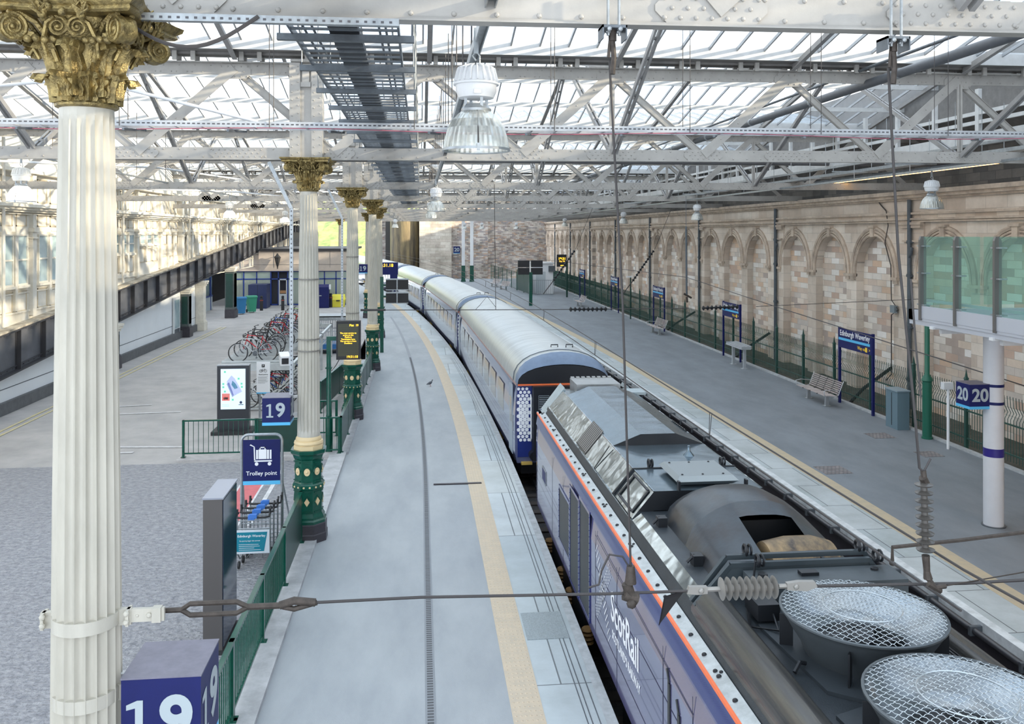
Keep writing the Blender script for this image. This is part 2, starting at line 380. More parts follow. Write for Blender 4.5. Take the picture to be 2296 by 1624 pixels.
for z0, z1, o in ((6.72, 6.78, .10), (6.80, 6.88, .15), (7.02, 7.10, .12), (7.58, 7.66, .10), (7.66, 7.78, .22), (7.78, 7.93, .34)):
    b.box(UW-o, UW+.1, -2, 137, z0, z1)
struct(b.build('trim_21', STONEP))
b = MB(); b.box(UW+.15, UW+.9, -2, 137, 7.9, 11.6); struct(b.build('wall_right_upper', brickmat('dark_grey_masonry', [(.16,.155,.15),(.12,.12,.12),(.2,.19,.18)], .8, .3, (.1,.1,.1), .008, 'yz', .9)))  # upper wall in a darker grey than the arcade below
# dark parapet, then unseen block added at right to keep sun off platforms
struct(MB().box(-30, -11.5, 99, 100, 0, 6.4).build('wall_back_left', mat('dark_grey_parapet', (.10,.105,.11), .7, vary=.4, vscale=1)))
struct(MB().box(21, 30, -20, 150, -1, 11.5).build('sun_blocker_right', mat('sun_blocker_grey', (.3,.28,.26), .9, vary=.3)))
# back walls
BB = brickmat('weathered_brick', [(.36,.31,.28),(.46,.42,.38),(.30,.25,.23),(.52,.47,.42),(.27,.25,.25),(.42,.31,.24),(.50,.46,.42)], .55, .2, (.33,.31,.29), .01, 'xz', .9, 1.0, .5)
struct(MB().box(9.6, 21, 131, 132, -1, 12).build('wall_back', BB))
struct(MB().box(4.4, 9.7, 126, 127, -1, 12).build('wall_back', BB))
struct(MB().box(-.2, 4.4, 125, 127, -1, 12).build('wall_back', brickmat('buff_stone_courses', [(.52,.47,.40),(.58,.54,.47),(.48,.43,.37)], 1.4, .42, (.30,.27,.24), .012, 'xz', .9, 1.0, .4)))
st = mat('damp_stained_masonry', (.24,.185,.09), .55, col2=(.035,.03,.025), vscale=1.0, stretch=(1.2,1.2,.15), bump=.6, bscale=6)
b = MB(); b.lathe([(2.2, -1), (2.2, 9.5)], 24, (-2.2, 127.5, 0)); struct(b.build('wall_back', st, None, 40))
b = MB(); b.box(-6.6, -4.1, 134, 135, -1, 8.6); struct(b.build('wall_back', BB))
b = MB(); b.box(-5.2, -4.3, 130.5, 134, -1, 9.0); struct(b.build('wall_back', mat('black_recess_wall', (.04,.04,.04), .6)))  # near-black colour puts in the darkness of a vertical recess
# grassy bank outside the far end
def bank():
    b = MB(); n = 26; vs = []; rnd = random.Random(3)
    for i in range(n):
        for k in range(8):
            vs.append((-46+i*2.0, 148+k*5, -.05+k*2.1+rnd.random()*.8))
    b.add(vs, [(i*8+k, (i+1)*8+k, (i+1)*8+k+1, i*8+k+1) for i in range(n-1) for k in range(7)])
    return b.build('grass_bank', mat('sunlit_grass', (.30,.36,.12), .9, col2=(.13,.19,.06), vscale=.6))
tag(bank(), 'sunlit grassy bank beyond the far end of the station', 'grass bank', kind='stuff')
b = MB(); b.box(-60, -4, 135, 152, -.2, 0); struct(b.build('floor', PLAZA))
# ---------------------------------------------------------------- Corinthian columns
ZC0, ZC1 = 7.16, 7.83
def shaft_mesh():
    b = MB(); nf = 20; sub = 7; rings = []
    def R(z):
        t = (z-2.12)/(7.16-2.12); return .232-.058*t+.010*math.sin(PI*t)
    for z, dp in ((2.12, 0), (2.18, 0), (2.24, .5), (2.28, 1), (3.2, 1), (4.4, 1), (5.6, 1), (6.6, 1), (7.02, 1), (7.07, .55), (7.10, 0), (7.16, 0)):
        ring = []
        for i in range(nf):
            for k in range(sub):
                x = (k/sub-.5)/.43; d = .030*dp*math.sqrt(max(0, 1-x*x))*(R(z)/.2)
                a = 2*PI*(i+k/sub)/nf; r = R(z)-d; ring.append((r*math.cos(a), r*math.sin(a), z))
        rings.append(ring)
    b.loft(rings); return b
def leaf(b, ang, r0, z0, h, out, w, curl):
    # acanthus leaf: rises along the bell then rolls outward; lobed edge and raised rib
    rows = 11; cols = 6; vs = []
    for i in range(rows):
        t = i/(rows-1)
        if t < .7:
            s = t/.7; r = r0+out*.35*s*s; z = z0+h*s
        else:
            s = (t-.7)/.3; a = s*PI*.95; r = r0+out*.35+curl*(1-math.cos(a))*.9+.01; z = z0+h+curl*math.sin(a)*.8-curl*.5*s*s
        ww = w*(1-.25*t)*(1+.20*math.sin(t*PI*6)) if t < .95 else w*.6
        for k in range(cols+1):
            c = (k/cols-.5)*2; aa = c*ww/r0*.5
            rib = .018*(1-abs(c))+.014*math.cos(c*PI*3)
            vs.append(((r+rib-.02*c*c)*math.cos(ang+aa), (r+rib-.02*c*c)*math.sin(ang+aa), z-.02*abs(c)*(1 if t > .6 else 0)))
    m = cols+1
    b.add(vs, [(i*m+k, i*m+k+1, (i+1)*m+k+1, (i+1)*m+k) for i in range(rows-1) for k in range(cols)])
def spiral(b, c, e1, e2, r, turns, tr, n=34, sgn=1):
    c = Vector(c); e1 = Vector(e1); e2 = Vector(e2); pts = []; rr = []
    for i in range(n):
        t = i/(n-1); a = sgn*t*turns*2*PI+PI/2; q = r*(1-t)**.85+.004
        pts.append(c+e1*math.cos(a)*q*sgn+e2*math.sin(a)*q); rr.append(tr*(1-.6*t))
    b.tube(pts, rr, 6)
def capital_parts():
    bell = MB(); bell.lathe([(.178,7.155),(.200,7.165),(.205,7.18),(.192,7.20),(.190,7.3),(.20,7.42),(.225,7.55),(.275,7.66),(.31,7.72),(.31,7.76)], 32)
    lv = MB()
    for k in range(8):
        a = PI*k/4; leaf(lv, a+PI/8, .200, 7.19, .17, .10, .15, .040)
        leaf(lv, a, .208, 7.22, .33, .20, .14, .055)
    for k in range(4):
        a = PI/4+k*PI/2; leaf(lv, a, .25, 7.46, .14, .40, .11, .06)
    vol = MB()
    for k in range(4):
        a = PI/4+k*PI/2; d = Vector((math.cos(a), math.sin(a), 0)); s = Vector((-d.y, d.x, 0)); up = Vector((0,0,1))
        c = d*.50+up*7.635
        ring = []
        for off, q in ((-.055,.06),(-.055,.088),(-.03,.095),(0,.085),(.03,.095),(.055,.088),(.055,.06)):
            ring.append([tuple(c+s*off+(d*math.cos(t*PI/10)+up*math.sin(t*PI/10))*q) for t in range(20)])
        vol.loft(ring)
        for sg in (-1, 1):
            spiral(vol, c+s*sg*.058, d, up, .088, 2.2, .015, 30, sg)
            vol.dome(c+s*sg*.055, s*sg, .022)
            pts = [d*.22+up*7.45+s*sg*.05, d*.27+up*7.58+s*sg*.05, d*.36+up*7.69+s*sg*.05, d*.46+up*7.735+s*sg*.05, d*.53+up*7.725+s*sg*.05]
            vol.tube(pts, [.02,.024,.024,.022,.02], 6)
        a2 = k*PI/2; d = Vector((math.cos(a2), math.sin(a2), 0)); s = Vector((-d.y, d.x, 0))
        for sg in (-1, 1):
            c = d*.335+s*sg*.062+up*7.655
            spiral(vol, c, s*sg, up, .062, 2.0, .013, 26)
            vol.dome(c, d, .016)
            vol.tube([d*.24+s*sg*.16+up*7.47, d*.29+s*sg*.17+up*7.57, d*.33+s*sg*.13+up*7.68, d*.34+s*sg*.08+up*7.715], [.014,.018,.018,.013], 6)
            for q in range(6):
                vol.dome(d*(.30+.012*q)+s*sg*(.10+.05*q)+up*(7.575-.006*(q % 2)), (d-up*.6), .026)
    ab = MB(); rings = []
    for z, sc_ in ((7.735,.93),(7.75,.97),(7.775,.95),(7.80,1.02),(7.83,1.04)):
        ring = []
        for k in range(4):
            for i in range(9):
                t = i/9; # concave side from corner k to k+1
                x = -1+2*(t*.86+.07); y = 1-.20*(1-x*x)
                p = (x*.535*sc_, y*.535*sc_); a = -k*PI/2
                ring.append((p[0]*math.cos(a)-p[1]*math.sin(a), p[0]*math.sin(a)+p[1]*math.cos(a), z))
        rings.append(ring[::-1])
    ab.loft(rings)
    fl = MB()
    for k in range(4):
        a = k*PI/2+PI/2; d = Vector((math.cos(a), math.sin(a), 0)); s = Vector((-d.y, d.x, 0)); up = Vector((0,0,1))
        for sg in (-1, 1):
            for q, (o, z_) in enumerate(((.12,7.74),(.135,7.78),(.10,7.80),(.15,7.755),(.09,7.76),(.12,7.71))):
                fl.dome(d*.43+s*sg*o+up*z_, d+s*.4*(q-2)*.3, .03)
                fl.tube([d*.40+s*sg*.12+up*7.68, d*.45+s*sg*o+up*z_, d*.475+s*sg*(o+.02*(q-2))+up*(z_+.03)], [.016,.014,.004], 5)
        fl.dome(d*.42+up*7.73, d, .03)
    return bell, lv, vol, ab, fl
def make_column():
    t = thing('iron_column', 'fluted cream column with gold Corinthian capital', 'column')
    shaft_mesh().build('shaft', PAINTW, t, 28)
    bell, lv, vol, ab, fl = capital_parts()
    cap = bell.build('capital', GOLD, t, 40)
    lv.build('leaves', GOLD, cap, 50); vol.build('volutes', GOLD, cap, 50); ab.build('abacus', GOLD, cap, 40); fl.build('fleurons', GOLD, cap, 60)
    oc = PI/8
    b = MB(); b.lathe([(.40,0),(.40,.16),(.385,.18),(.385,.36),(.37,.38)], 8, rot=oc); b.build('plinth', BLACKST, t)
    b = MB(); b.lathe([(.375,.38),(.375,.43),(.345,.46),(.345,.50),(.31,.56),(.30,.58),(.30,1.06),(.335,1.08),(.335,1.16),(.30,1.19),(.285,1.22),(.285,1.66),(.31,1.70),(.33,1.76),(.37,1.80),(.375,1.87)], 8, rot=oc)
    ped = b.build('pedestal', GREEN, t)
    b = MB(); pm = MB(); sd = MB()
    for k in range(8):
        a = k*PI/4; ca, sa = math.cos(a), math.sin(a); ap = math.cos(PI/8)
        d = Vector((ca, sa, 0)); s = Vector((-sa, ca, 0)); up = Vector((0,0,1))
        p = d*(.285*ap)+up*1.43
        ring = [tuple(p+(s*math.cos(i*PI/6)+up*math.sin(i*PI/6)*1.25)*.062+d*.004) for i in range(12)]
        b = MB(); b.add([tuple(Vector(q)+d*.012) for q in ring]+ring, [tuple(range(12))]+[(i, (i+1) % 12, 12+(i+1) % 12, 12+i) for i in range(12)])
        b.dome(p+d*.014, d, .03); b.build('rosette', CREAMGOLD, ped); b = MB()
        p = d*(.30*ap)+up*.82
        ring = [tuple(p+o+d*.004) for o in (s*.055, up*.085, -s*.055, -up*.085)]
        b.add([tuple(Vector(q)+d*.014) for q in ring]+ring, [(0,1,2,3)]+[(i, (i+1) % 4, 4+(i+1) % 4, 4+i) for i in range(4)]); b.build('diamond_boss', CREAMGOLD, ped)
        pm.tube([d*(.285*ap+.008)+up*1.43+(s*math.cos(i*PI/8)+up*math.sin(i*PI/8)*1.3)*.08 for i in range(9)], .014, 5)
        pm.tube([d*(.30*ap+.008)+up*.82+o for o in (s*.085, up*.12, -s*.085)], .013, 5)
        for z in (.62, 1.24, 1.62, 1.02): pm.beam(d*(.292*ap+.012)+s*.075+up*z, d*(.292*ap+.012)-s*.075+up*z, .03, .022)
        sd.dome(d*(.335*ap)+s*.06+up*1.12, d, .022); sd.dome(d*(.335*ap)-s*.06+up*1.12, d, .022)
    sd.build('studs', CREAMGOLD, ped); pm.build('panel_mouldings', GREEN, ped)
    b = MB(); b.lathe([(.31,1.87),(.31,1.95),(.28,1.96)], 8, rot=oc); b.lathe([(.285,1.955),(.30,1.99),(.285,2.03),(.255,2.04),(.262,2.075),(.25,2.10),(.235,2.125)], 32)
    b.build('shaft_base', CREAMGOLD, t, 40)
    return t
col0 = make_column(); col0.location = (-2.3, 6.3, 0)
col0['label'] = 'nearest cream fluted column with large gold Corinthian capital, at left of the picture'; col0['group'] = None
del col0['group']
labs = ['second cream column, its green pedestal beside the trolley point sign', 'third cream column, standing behind the hanging departures screen',
        'fourth cream column, green pedestal at the end of the platform railing', 'fifth cream column, just behind the fourth beside the black screen boards',
        'distant cream column carrying the small far platform 19 sign', ]
for (x, y), l in zip(((-2.3,18.3),(-2.3,29.9),(-2.2,40.4),(-2.5,53),(-3.9,65.5)), labs): dup(col0, (x, y, 0), l)
dup(col0, (-8.6, 95, 0), 'farthest cream column, beyond the office roof near the sunlit bank')
# dark joint rings and clamps
def rings(v, zs, lab, x=-2.3):
    for z in zs:
        t_ = (z-2.12)/5.04; r = .232-.058*t_+.010*math.sin(PI*t_)
        yield x, v, z, r
JR = mat('strap_dark', (.20,.19,.17), .5)
for v, zs, x, w_ in ((18.3, (5.35, 4.12, 3.88), -2.3, 'second'), (29.9, (5.5, 3.6, 2.95), -2.3, 'third')):
    for (x_, y_, z, r) in rings(v, zs, '', x):
        o = MB().lathe([(r+.003, -.012), (r+.010, -.012), (r+.010, .012), (r+.003, .012)], 32).build('strap', JR, None, 40, (x_, y_, z))
        tag(o, 'thin dark strap round the shaft of the %s column' % w_, 'strap', 'straps on the %s column' % w_)
# ---------------------------------------------------------------- riveted roof trusses
ZB0, ZB1, ZT0, ZT1 = 7.83, 8.07, 9.56, 9.80
XL, XR = -14.5, 18.9
BN = [-1.75+3.93*k for k in range(-3, 6)]; TN = [.18+3.93*k for k in range(-3, 5)]
def riv(b, x, y, z, r=.021): b.dome((x, y, z), (0, -1, 0), r)
def make_truss():
    t = thing('roof_truss', 'riveted truss', 'roof truss')
    b = MB(); b.box(XL, XR, -.02, .02, ZB0, ZB1); b.box(XL, XR, -.07, .07, ZB0-.012, ZB0); b.box(XL, XR, -.05, .05, ZB0, ZB0+.015)
    x = XL+.2
    while x < XR: riv(b, x, -.02, ZB0+.05); riv(b, x+.155, -.02, ZB1-.035); x += .31
    b.build('bottom_chord', PAINT, t)
    b = MB(); b.box(XL, XR, -.02, .02, ZT0, ZT1); b.box(XL, XR, -.13, .13, ZT1-.015, ZT1+.01)
    x = XL+.2
    while x < XR: riv(b, x, -.02, ZT0+.05, .018); riv(b, x+.1, -.02, ZT0+.05, .018) if int(x*7) % 3 else None; riv(b, x+.155, -.02, ZT1-.06, .018); x += .31
    x = XL+.1
    while x < XR: b.dome((x, -.09, ZT1-.015), (0,0,-1), .016); x += .2
    b.build('top_chord', PAINT, t)
    def gusset(x, z0, z1, wd, up):
        g = MB(); c = .10; s = wd/2
        pts = [(x-s, z0+c), (x-s+c, z0), (x+s-c, z0), (x+s, z0+c), (x+s, z1-c), (x+s-c, z1), (x-s+c, z1), (x-s, z1-c)]
        g.prism(pts, -.037, -.021)
        nx = int((wd-.14)/.115)
        for i in range(nx+1):
            for k in range(3):
                xx = x-s+.07+i*(wd-.14)/nx+(.0575 if k == 1 and i < nx else 0)
                if k == 1 and i == nx: continue
                riv(g, xx, -.037, z0+.05+k*(z1-z0-.10)/2, .019)
        g.build('gusset_plate', PAINT, t)
    for x in BN: gusset(x, ZB0+.005, ZB1+.01, .86, 1)
    for x in TN: gusset(x, ZT0-.09, ZT1-.03, .66, -1)
    for x in (4.10, 8.03, 12.0, -5.6+1.9, -9.6): gusset(x, ZB0+.002, ZB1, 1.1, 1)
    for xb in BN:
        for xt, fr_ in ((xb+1.93, 0), (xb-2.0, 1)):
            if xt > XR-.5 or xt < XL+.5: continue
            if abs((xb+xt)/2+2.3) < .9 and abs(xb+1.75) > 3: continue
            p = Vector((xb, 0, ZB1-.10)); q = Vector((xt, 0, ZT0+.12)); d = (q-p).normalized()
            g = MB()
            if fr_ == 0:
                g.beam(p+Vector((0,-.045,0)), q+Vector((0,-.045,0)), .012, .20, (0,-1,0)) if False else None
                nrm = Vector((-d.z, 0, d.x))*.10; a = [p+nrm, p-nrm, q-nrm, q+nrm]
                vs = [tuple(v+Vector((0, yy, 0))) for yy in (-.055, -.038) for v in a]
                g.add(vs, [(0,1,2,3),(7,6,5,4),(0,4,5,1),(1,5,6,2),(2,6,7,3),(3,7,4,0)])
                L = (q-p).length; n_ = 5
                for i in range(1, n_): riv(g, *(p+d*L*i/n_+Vector((0,-.055,0)))[:1], -.055, (p+d*L*i/n_).z, .018)
            else:
                for s in (-1, 1):
                    nrm = Vector((-d.z, 0, d.x))*.06*s
                    g.beam(p+nrm+Vector((0,.04,0)), q+nrm+Vector((0,.04,0)), .012 if False else .07, .012, Vector((-d.z,0,d.x)))
                    g.beam(p+nrm+Vector((0,.06,0)), q+nrm+Vector((0,.06,0)), .012, .05, Vector((-d.z,0,d.x)))
                g.beam(p+Vector((0,.03,0)), q+Vector((0,.03,0)), .012, .15, Vector((-d.z,0,d.x)))
            g.build('diagonal_brace', PAINT, t)
    for x in (4.10, 12.0):
        g = MB(); g.box(x-.06, x+.06, -.05, -.035, ZB1, ZT0); g.box(x-.01, x+.01, -.05, .05, ZB1, ZT0); g.build('vertical_strut', PAINT, t)
    # box post above the column
    g = MB(); x = -2.3
    for s in (-1, 1):
        g.box(x+s*.22-.11, x+s*.22+.11, -.18, .18, ZB0, ZT1)
        for i in range(12):
            z = ZB0+.08+i*.16
            riv(g, x+s*.22-.06, -.18, z, .018); riv(g, x+s*.22+.06, -.18, z+.05, .018)
    g.box(x-.11, x+.11, -.13, .13, ZB0, ZT1); g.box(x-.10, x+.10, -.20, -.13, 9.30, 9.40); g.box(x-.07, x+.07, -.19, -.13, 9.40, 9.62); g.box(x-.11, x+.11, -.21, -.13, 9.62, 9.68)
    g.box(x-.30, x+.30, -.22, .2, ZT1+.01, ZT1+.06)
    g.build('box_post', PAINT, t)
    return t
TV = [6.3, 18.3, 30.4, 41.5, 53.0, 64.5, 76, 88, 100, 112]
names = ['nearest riveted roof truss across the top edge of the picture', 'second riveted roof truss, resting on the second column capital', 'third riveted roof truss, resting on the third column capital',
         'fourth riveted roof truss from the front', 'fifth riveted roof truss from the front', 'sixth riveted roof truss, faint above the far lamps', 'seventh riveted roof truss, far down the station',
         'eighth riveted roof truss, far down the station', 'last but one riveted roof truss before the end wall', 'last riveted roof truss before the back wall']
tr0 = make_truss(); tr0.location = (0, TV[0], 0); tr0.rotation_euler = (0, -.004, 0); tr0['label'] = names[0]
for v, l in list(zip(TV, names))[1:]: dup(tr0, (0, v, 0), l)
# ---------------------------------------------------------------- glazed ridge-and-furrow roof
GL = glassmat('roof_glass', (.93,.97,1.0), .22, .25, (.85,.9,.95))
GUT = mat('gutter_grey', (.23,.22,.21), .6, vary=.3, vscale=2); GUTL = mat('gutter_fascia', (.55,.56,.56), .5, vary=.15)
BAR = mat('glazing_bar_grey', (.34,.36,.38), .45, vary=.2); SOF = mat('roof_soffit_grey', (.20,.195,.19), .7, vary=.25)
GX0, GX1 = -14.4, 16.4
vr = [-5.8]+TV
def roof_bay(v0, v1, lab):
    t = thing('glazed_roof_bay', lab, 'glazed roof', (0, v0, 0)); L = v1-v0; m = L/2; zr = 11.45; ze = 10.22
    g = MB(); g.box(GX0, GX1, -.42, .42, 9.98, 10.02); g.box(GX0, GX1+2, -.46, -.42, 9.98, 10.26, 1); g.box(GX0, GX1+2, .42, .46, 9.98, 10.26, 1); g.box(GX0, GX1, -.42, .42, 10.0, 10.05)
    g.box(GX0, GX1, -.12, .12, 9.93, 9.98)
    g.build('gutter', [GUT, GUTL], t)
    g = MB(); g.box(-.045, .045, -.2, -.14, 9.80, 10.0); g.box(-.045, .045, .14, .2, 9.80, 10.0); g.box(-.045, .045, -.2, .2, 9.95, 9.99)
    for dx in (0, .36): repeat('gutter_bracket', g, PAINT, t, [(GX0+.3+i*1.31+dx, 0, 0) for i in range(24)])
    for nm, ya, yb in (('glass', .42, m), ('glass', L-.42, m)):
        g = MB(); g.add([(GX0, ya, ze), (GX1, ya, ze), (GX1, yb, zr), (GX0, yb, zr)], [(0,1,2,3)]); g.build(nm, GL, t)
    g = MB(); x = GX0
    while x <= GX1+.01:
        for ya in (.42, L-.42): g.beam((x, ya, ze-.03), (x, m, zr-.03), .035, .07)
        x += .602
    g.build('glazing_bars', BAR, t)
    g = MB()
    for f in (.33, .68):
        for ya in (.42, L-.42):
            y = ya+(m-ya)*f; z = ze+(zr-ze)*f-.14; g.beam((GX0, y, z), (GX1, y, z), .06, .14)
    g.beam((GX0, m, zr-.16), (GX1, m, zr-.16), .12, .22)
    g.build('purlins', GUTL, t)
    RG = mat('rafter_grey', (.30,.295,.29), .5, vary=.2) if v0 < 0 else bpy.data.materials['rafter_grey']
    for ya in (.15, L-.15):
        g = MB(); g.beam((0, ya, ZT1+.1), (0, m, zr-.26), .02, .14); g.beam((0, ya, ZT1+.03), (0, m, zr-.33), .10, .015)
        repeat('rafter', g, RG, t, [(x, 0, 0) for x in TN])
    for ya in (.1, L-.1):
        g = MB()
        for dx in (-.045, .045): g.beam((dx, ya, ZB1-.05), (dx, m, zr-.3), .045, .10)
        for i in range(12):
            f = (i+.5)/12; y = ya+(m-ya)*f; z = ZB1+(zr-.3-ZB1)*f; g.box(-.05, .05, y-.05, y+.05, z-.02, z+.02)
        repeat('sway_brace', g, RG, t, [(x, 0, 0) for x in (4.10, 12.0, -7.7)])
    return t
for i in range(len(vr)-1):
    roof_bay(vr[i], vr[i+1], ['glazed roof bay overhead, in front of the nearest truss', 'glazed roof bay between the nearest and second trusses', 'glazed roof bay between the second and third trusses',
      'glazed roof bay between the third and fourth trusses', 'glazed roof bay between the fourth and fifth trusses', 'glazed roof bay between the fifth and sixth trusses', 'far glazed roof bay behind the sixth truss',
      'far glazed roof bay behind the seventh truss', 'far glazed roof bay behind the eighth truss', 'last glazed roof bay, by the end wall'][i])
# solid side roof along the right wall, louvred upstand and valley
b = MB(); b.box(16.4, 16.55, -6, 118, 9.9, 11.6); b.add([(16.5,-6,10.6),(19.2,-6,9.2),(19.2,118,9.2),(16.5,118,10.6)], [(0,1,2,3)]); b.add([(16.5,-6,10.7),(19.2,-6,9.3),(19.2,118,9.3),(16.5,118,10.7)], [(3,2,1,0)])
struct(b.build('ceiling', SOF))
lv_ = thing('louvred_upstand', 'grey louvred gutter and rails along the right edge of the glass roof', 'gutter')
b = MB()
for z in (9.3, 9.55): b.beam((15.0, -5, z), (15.0, 116, z), .08, .10)
b.beam((14.4,-5,8.75),(14.4,116,8.75),.35,.25); b.build('rails', GUTL, lv_)
b = MB().box(14.95, 15.05, -4, -3.85, 8.8, 10.2); repeat('upright', b, GUTL, lv_, [(0, i*2, 0) for i in range(60)])
struct(MB().box(-16, -14.45, -6, 118, 10.05, 10.45).build('ceiling', SOF))
# ---------------------------------------------------------------- high-bay lamps
PRISM = glassmat('prismatic_glass', (.80,.82,.80), .55, .18, (.75,.76,.72)); PRISM.node_tree.nodes['Principled BSDF'].inputs['Metallic'].default_value = .6
def make_lamp():
    t = thing('high_bay_lamp', 'lamp', 'lamp')          # origin at the rim of the shade
    b = MB(); n = 72; rings = []
    for z, r in ((0,.28),(.03,.275),(.10,.262),(.18,.238),(.25,.20),(.30,.155),(.33,.115)):
        ring = []
        for k in range(n):
            a = 2*PI*k/n; q = r*(1+(.022 if k % 2 else 0)); ring.append((q*math.cos(a), q*math.sin(a), z))
        rings.append(ring)
    b.loft(rings, caps=False); sh = b.build('glass_shade', PRISM, t)
    b = MB(); b.lathe([(.276,-.012),(.29,-.012),(.29,.008),(.276,.008)], 40, caps=False); b.box(-.012,.012,-.305,-.285,-.03,.03); b.build('rim', STEEL, sh, 40)
    b = MB(); b.tube([(.02*math.cos(i),.0-.285+.0, 0) if False else (0, -.285+.17*(i/6)**2, .33*i/6) for i in range(7)], .005, 5); b.build('tether_wire', WIRE, sh)
    b = MB(); b.lathe([(.125,.325),(.13,.345),(.115,.36),(.10,.385)], 24)
    for k in range(4):
        a = k*PI/2+.4; b.box(.10*math.cos(a)-.012,.10*math.cos(a)+.012,.10*math.sin(a)-.012,.10*math.sin(a)+.012,.34,.46)
    b.build('collar', STEEL, t, 40)
    b = MB(); b.lathe([(.07,.43),(.15,.44),(.175,.50),(.175,.545),(.195,.55),(.195,.565),(.175,.572),(.165,.62),(.14,.68),(.10,.705),(.0,.71)], 32)
    for k in range(20):
        a = k*2*PI/20; c, s = math.cos(a), math.sin(a)
        b.beam((.178*c,.178*s,.575),(.150*c,.150*s,.69),.012,.03,(c,s,0)); b.beam((.15*c,.15*s,.69),(.06*c,.06*s,.72),.012,.02)
    b.box(-.03,.03,-.185,-.165,.455,.49)
    b.build('ballast_housing', LAMPM, t, 40)
    b = MB(); b.tube([(0,0,.70),(.03,0,.74),(.03,0,.80),(0,0,.84),(-.03,0,.80),(0,0,.76)], .008, 6); b.box(-.02,.02,-.01,.01,.82,1.04); b.build('hook', STEEL, t)
    return t
lampA = make_lamp(); lampA.location = (.47, 7.4, 7.01)
lampA['label'] = 'large high-bay lamp with ribbed glass shade hanging nearest, at top centre'; lampA['group'] = 'high-bay lamps'
lamps = [((.47,27,6.98),'clear ribbed lamp hanging just above the middle of the train, second in the central line'),((.47,39.6,6.98),'small clear lamp hanging third in the central line'),
 ((13.0,21.0,6.93),'clear lamp hanging at right beside the footbridge glass'),((13.0,40.0,6.93),'lamp hanging before the right wall above the long drainpipe'),
 ((13.0,55,6.93),'lamp hanging before the right wall, left of the dangling rod'),((13.0,78,6.93),'small lamp hanging before the far part of the right wall'),((11.0,100,6.78),'tiny lamp hanging near the right corner of the end wall'),
 ((7.0,100,6.78),'tiny lamp hanging before the end wall, right of the white posts'),((-2.2,76,6.78),'lamp hanging low in front of the stained wall'),((5.0,100,6.78),'tiny lamp hanging before the end wall, left of the white posts')]
for p, l in lamps: dup(lampA, p, l)
def lit(src, p, l):
    o = dup(src, p, l, None, 'lit lamps'); 
    m = glassmat('lit_glass', (1,1,1), .9, .3, (1,.96,.88)); bb = m.node_tree.nodes['Principled BSDF']
    bb.inputs['Emission Color'].default_value = (1,.95,.85,1); bb.inputs['Emission Strength'].default_value = 2.2
    for c in o.children:
        if c.name.startswith('glass_shade'):
            c.data = c.data.copy(); c.data.materials[0] = m
        if c.name.startswith('ballast'):
            c.data = c.data.copy(); c.data.materials[0] = mat('bright_housing', (.85,.83,.78), .3)
    return o
lit(lampA, (-8.5,19.6,6.98), 'brightly lit lamp hanging at the left edge of the picture')
for p, l in (((-8.5,40,6.98),'lit lamp hanging before the cream building, above the office'),((-8.5,56,6.98),'small lit lamp hanging just left of the second column')): lit(lampA, p, l)
# ---------------------------------------------------------------- cable trays, trunking and pipes under the roof
def ladder(name, p, q, wd, h, step, m, lab, cat='cable tray', up=(0,0,1)):
    t = thing(name, lab, cat, p); p_ = Vector(p); q_ = Vector(q); d = (q_-p_); L = d.length; d.normalize(); s = d.cross(Vector(up)).normalized()
    b = MB()
    for sg in (-1, 1):
        b.beam(s*sg*wd/2, d*L+s*sg*wd/2, .02, h)
    b.build('side_rails', m, t)
    n = int(L/step); rg = MB().beam(-s*wd/2-Vector((0,0,h*.3)), s*wd/2-Vector((0,0,h*.3)), .035, .02)
    repeat('rung', rg, m, t, [d*(i+.5)*step for i in range(min(n, 100))])
    if n > 100:
        b = MB()
        for i in range(100, n):
            c = d*(i+.5)*step; b.beam(c-s*wd/2-Vector((0,0,h*.3)), c+s*wd/2-Vector((0,0,h*.3)), .035, .02)
        b.build('rungs', m, t)['kind'] = 'stuff'
    return t
tl = ladder('cable_ladder', (-.68,3,8.15), (-.68,58,8.15), .96, .07, .24, DSTEEL, 'wide dark cable ladder running away under the roof, left of the nearest lamp')
b = MB(); b.box(-.15,.12,0,55,-.01,.05)
for i in range(340): b.tube([(-.15,i*.16,.0),(.12,i*.16,.0)],.028,5)
b.build('cable_bundle', mat('bundled_cables', (.035,.04,.045), .5), tl)
b = MB()
for dx in (-.38,-.30,.30,.36): b.tube([(dx,0,.02),(dx+.01,20,.02),(dx,55,.02)], .012, 5)
b.build('thin_cables', DSTEEL, tl)
b = MB(); b.box(-.62,.62,-.03,.03,-.09,-.03)
for x in (-.6,.6): b.tube([(x,0,-.08),(x,0,1.75)],.007,4)
repeat('hanger', b, DSTEEL, tl, [(0, .6+i*1.5, 0) for i in range(28)])
ct = ladder('cross_cable_tray', (-14.4,14.1,8.0), (18.7,14.1,8.0), .34, .09, .40, mat('pale_tray', (.50,.52,.54), .45, .4, vary=.2), 'pale perforated cable tray crossing the whole roof width in front of the second truss')
PN = mat('pink_cable', (.42,.12,.17), .5)
b = MB()
for k, (dy, dz, sag) in enumerate(((-.05,.03,.01),(.02,.035,.02),(.08,.03,.015),(.0,-.06,.03))):
    b.tube([(i*1.0, dy, dz+sag*math.sin(i*.9+k)) for i in range(34)], .008, 5)
b.build('cables', [PN], ct)
b = MB(); x = 0.25
slot = mat('slot_dark', (.08,.08,.09), .6)
while x < 33: b.box(x-.022, x+.022, -.183, -.1795, -.008, .012); x += .075
b.build('slots', slot, ct)
for dy in (-.2,.2): repeat('hanger_rod', MB().tube([(0,dy,-.05),(0,dy,2.4)],.006,4), WIRE, ct, [(.8+i*2.25,0,0) for i in range(15)])
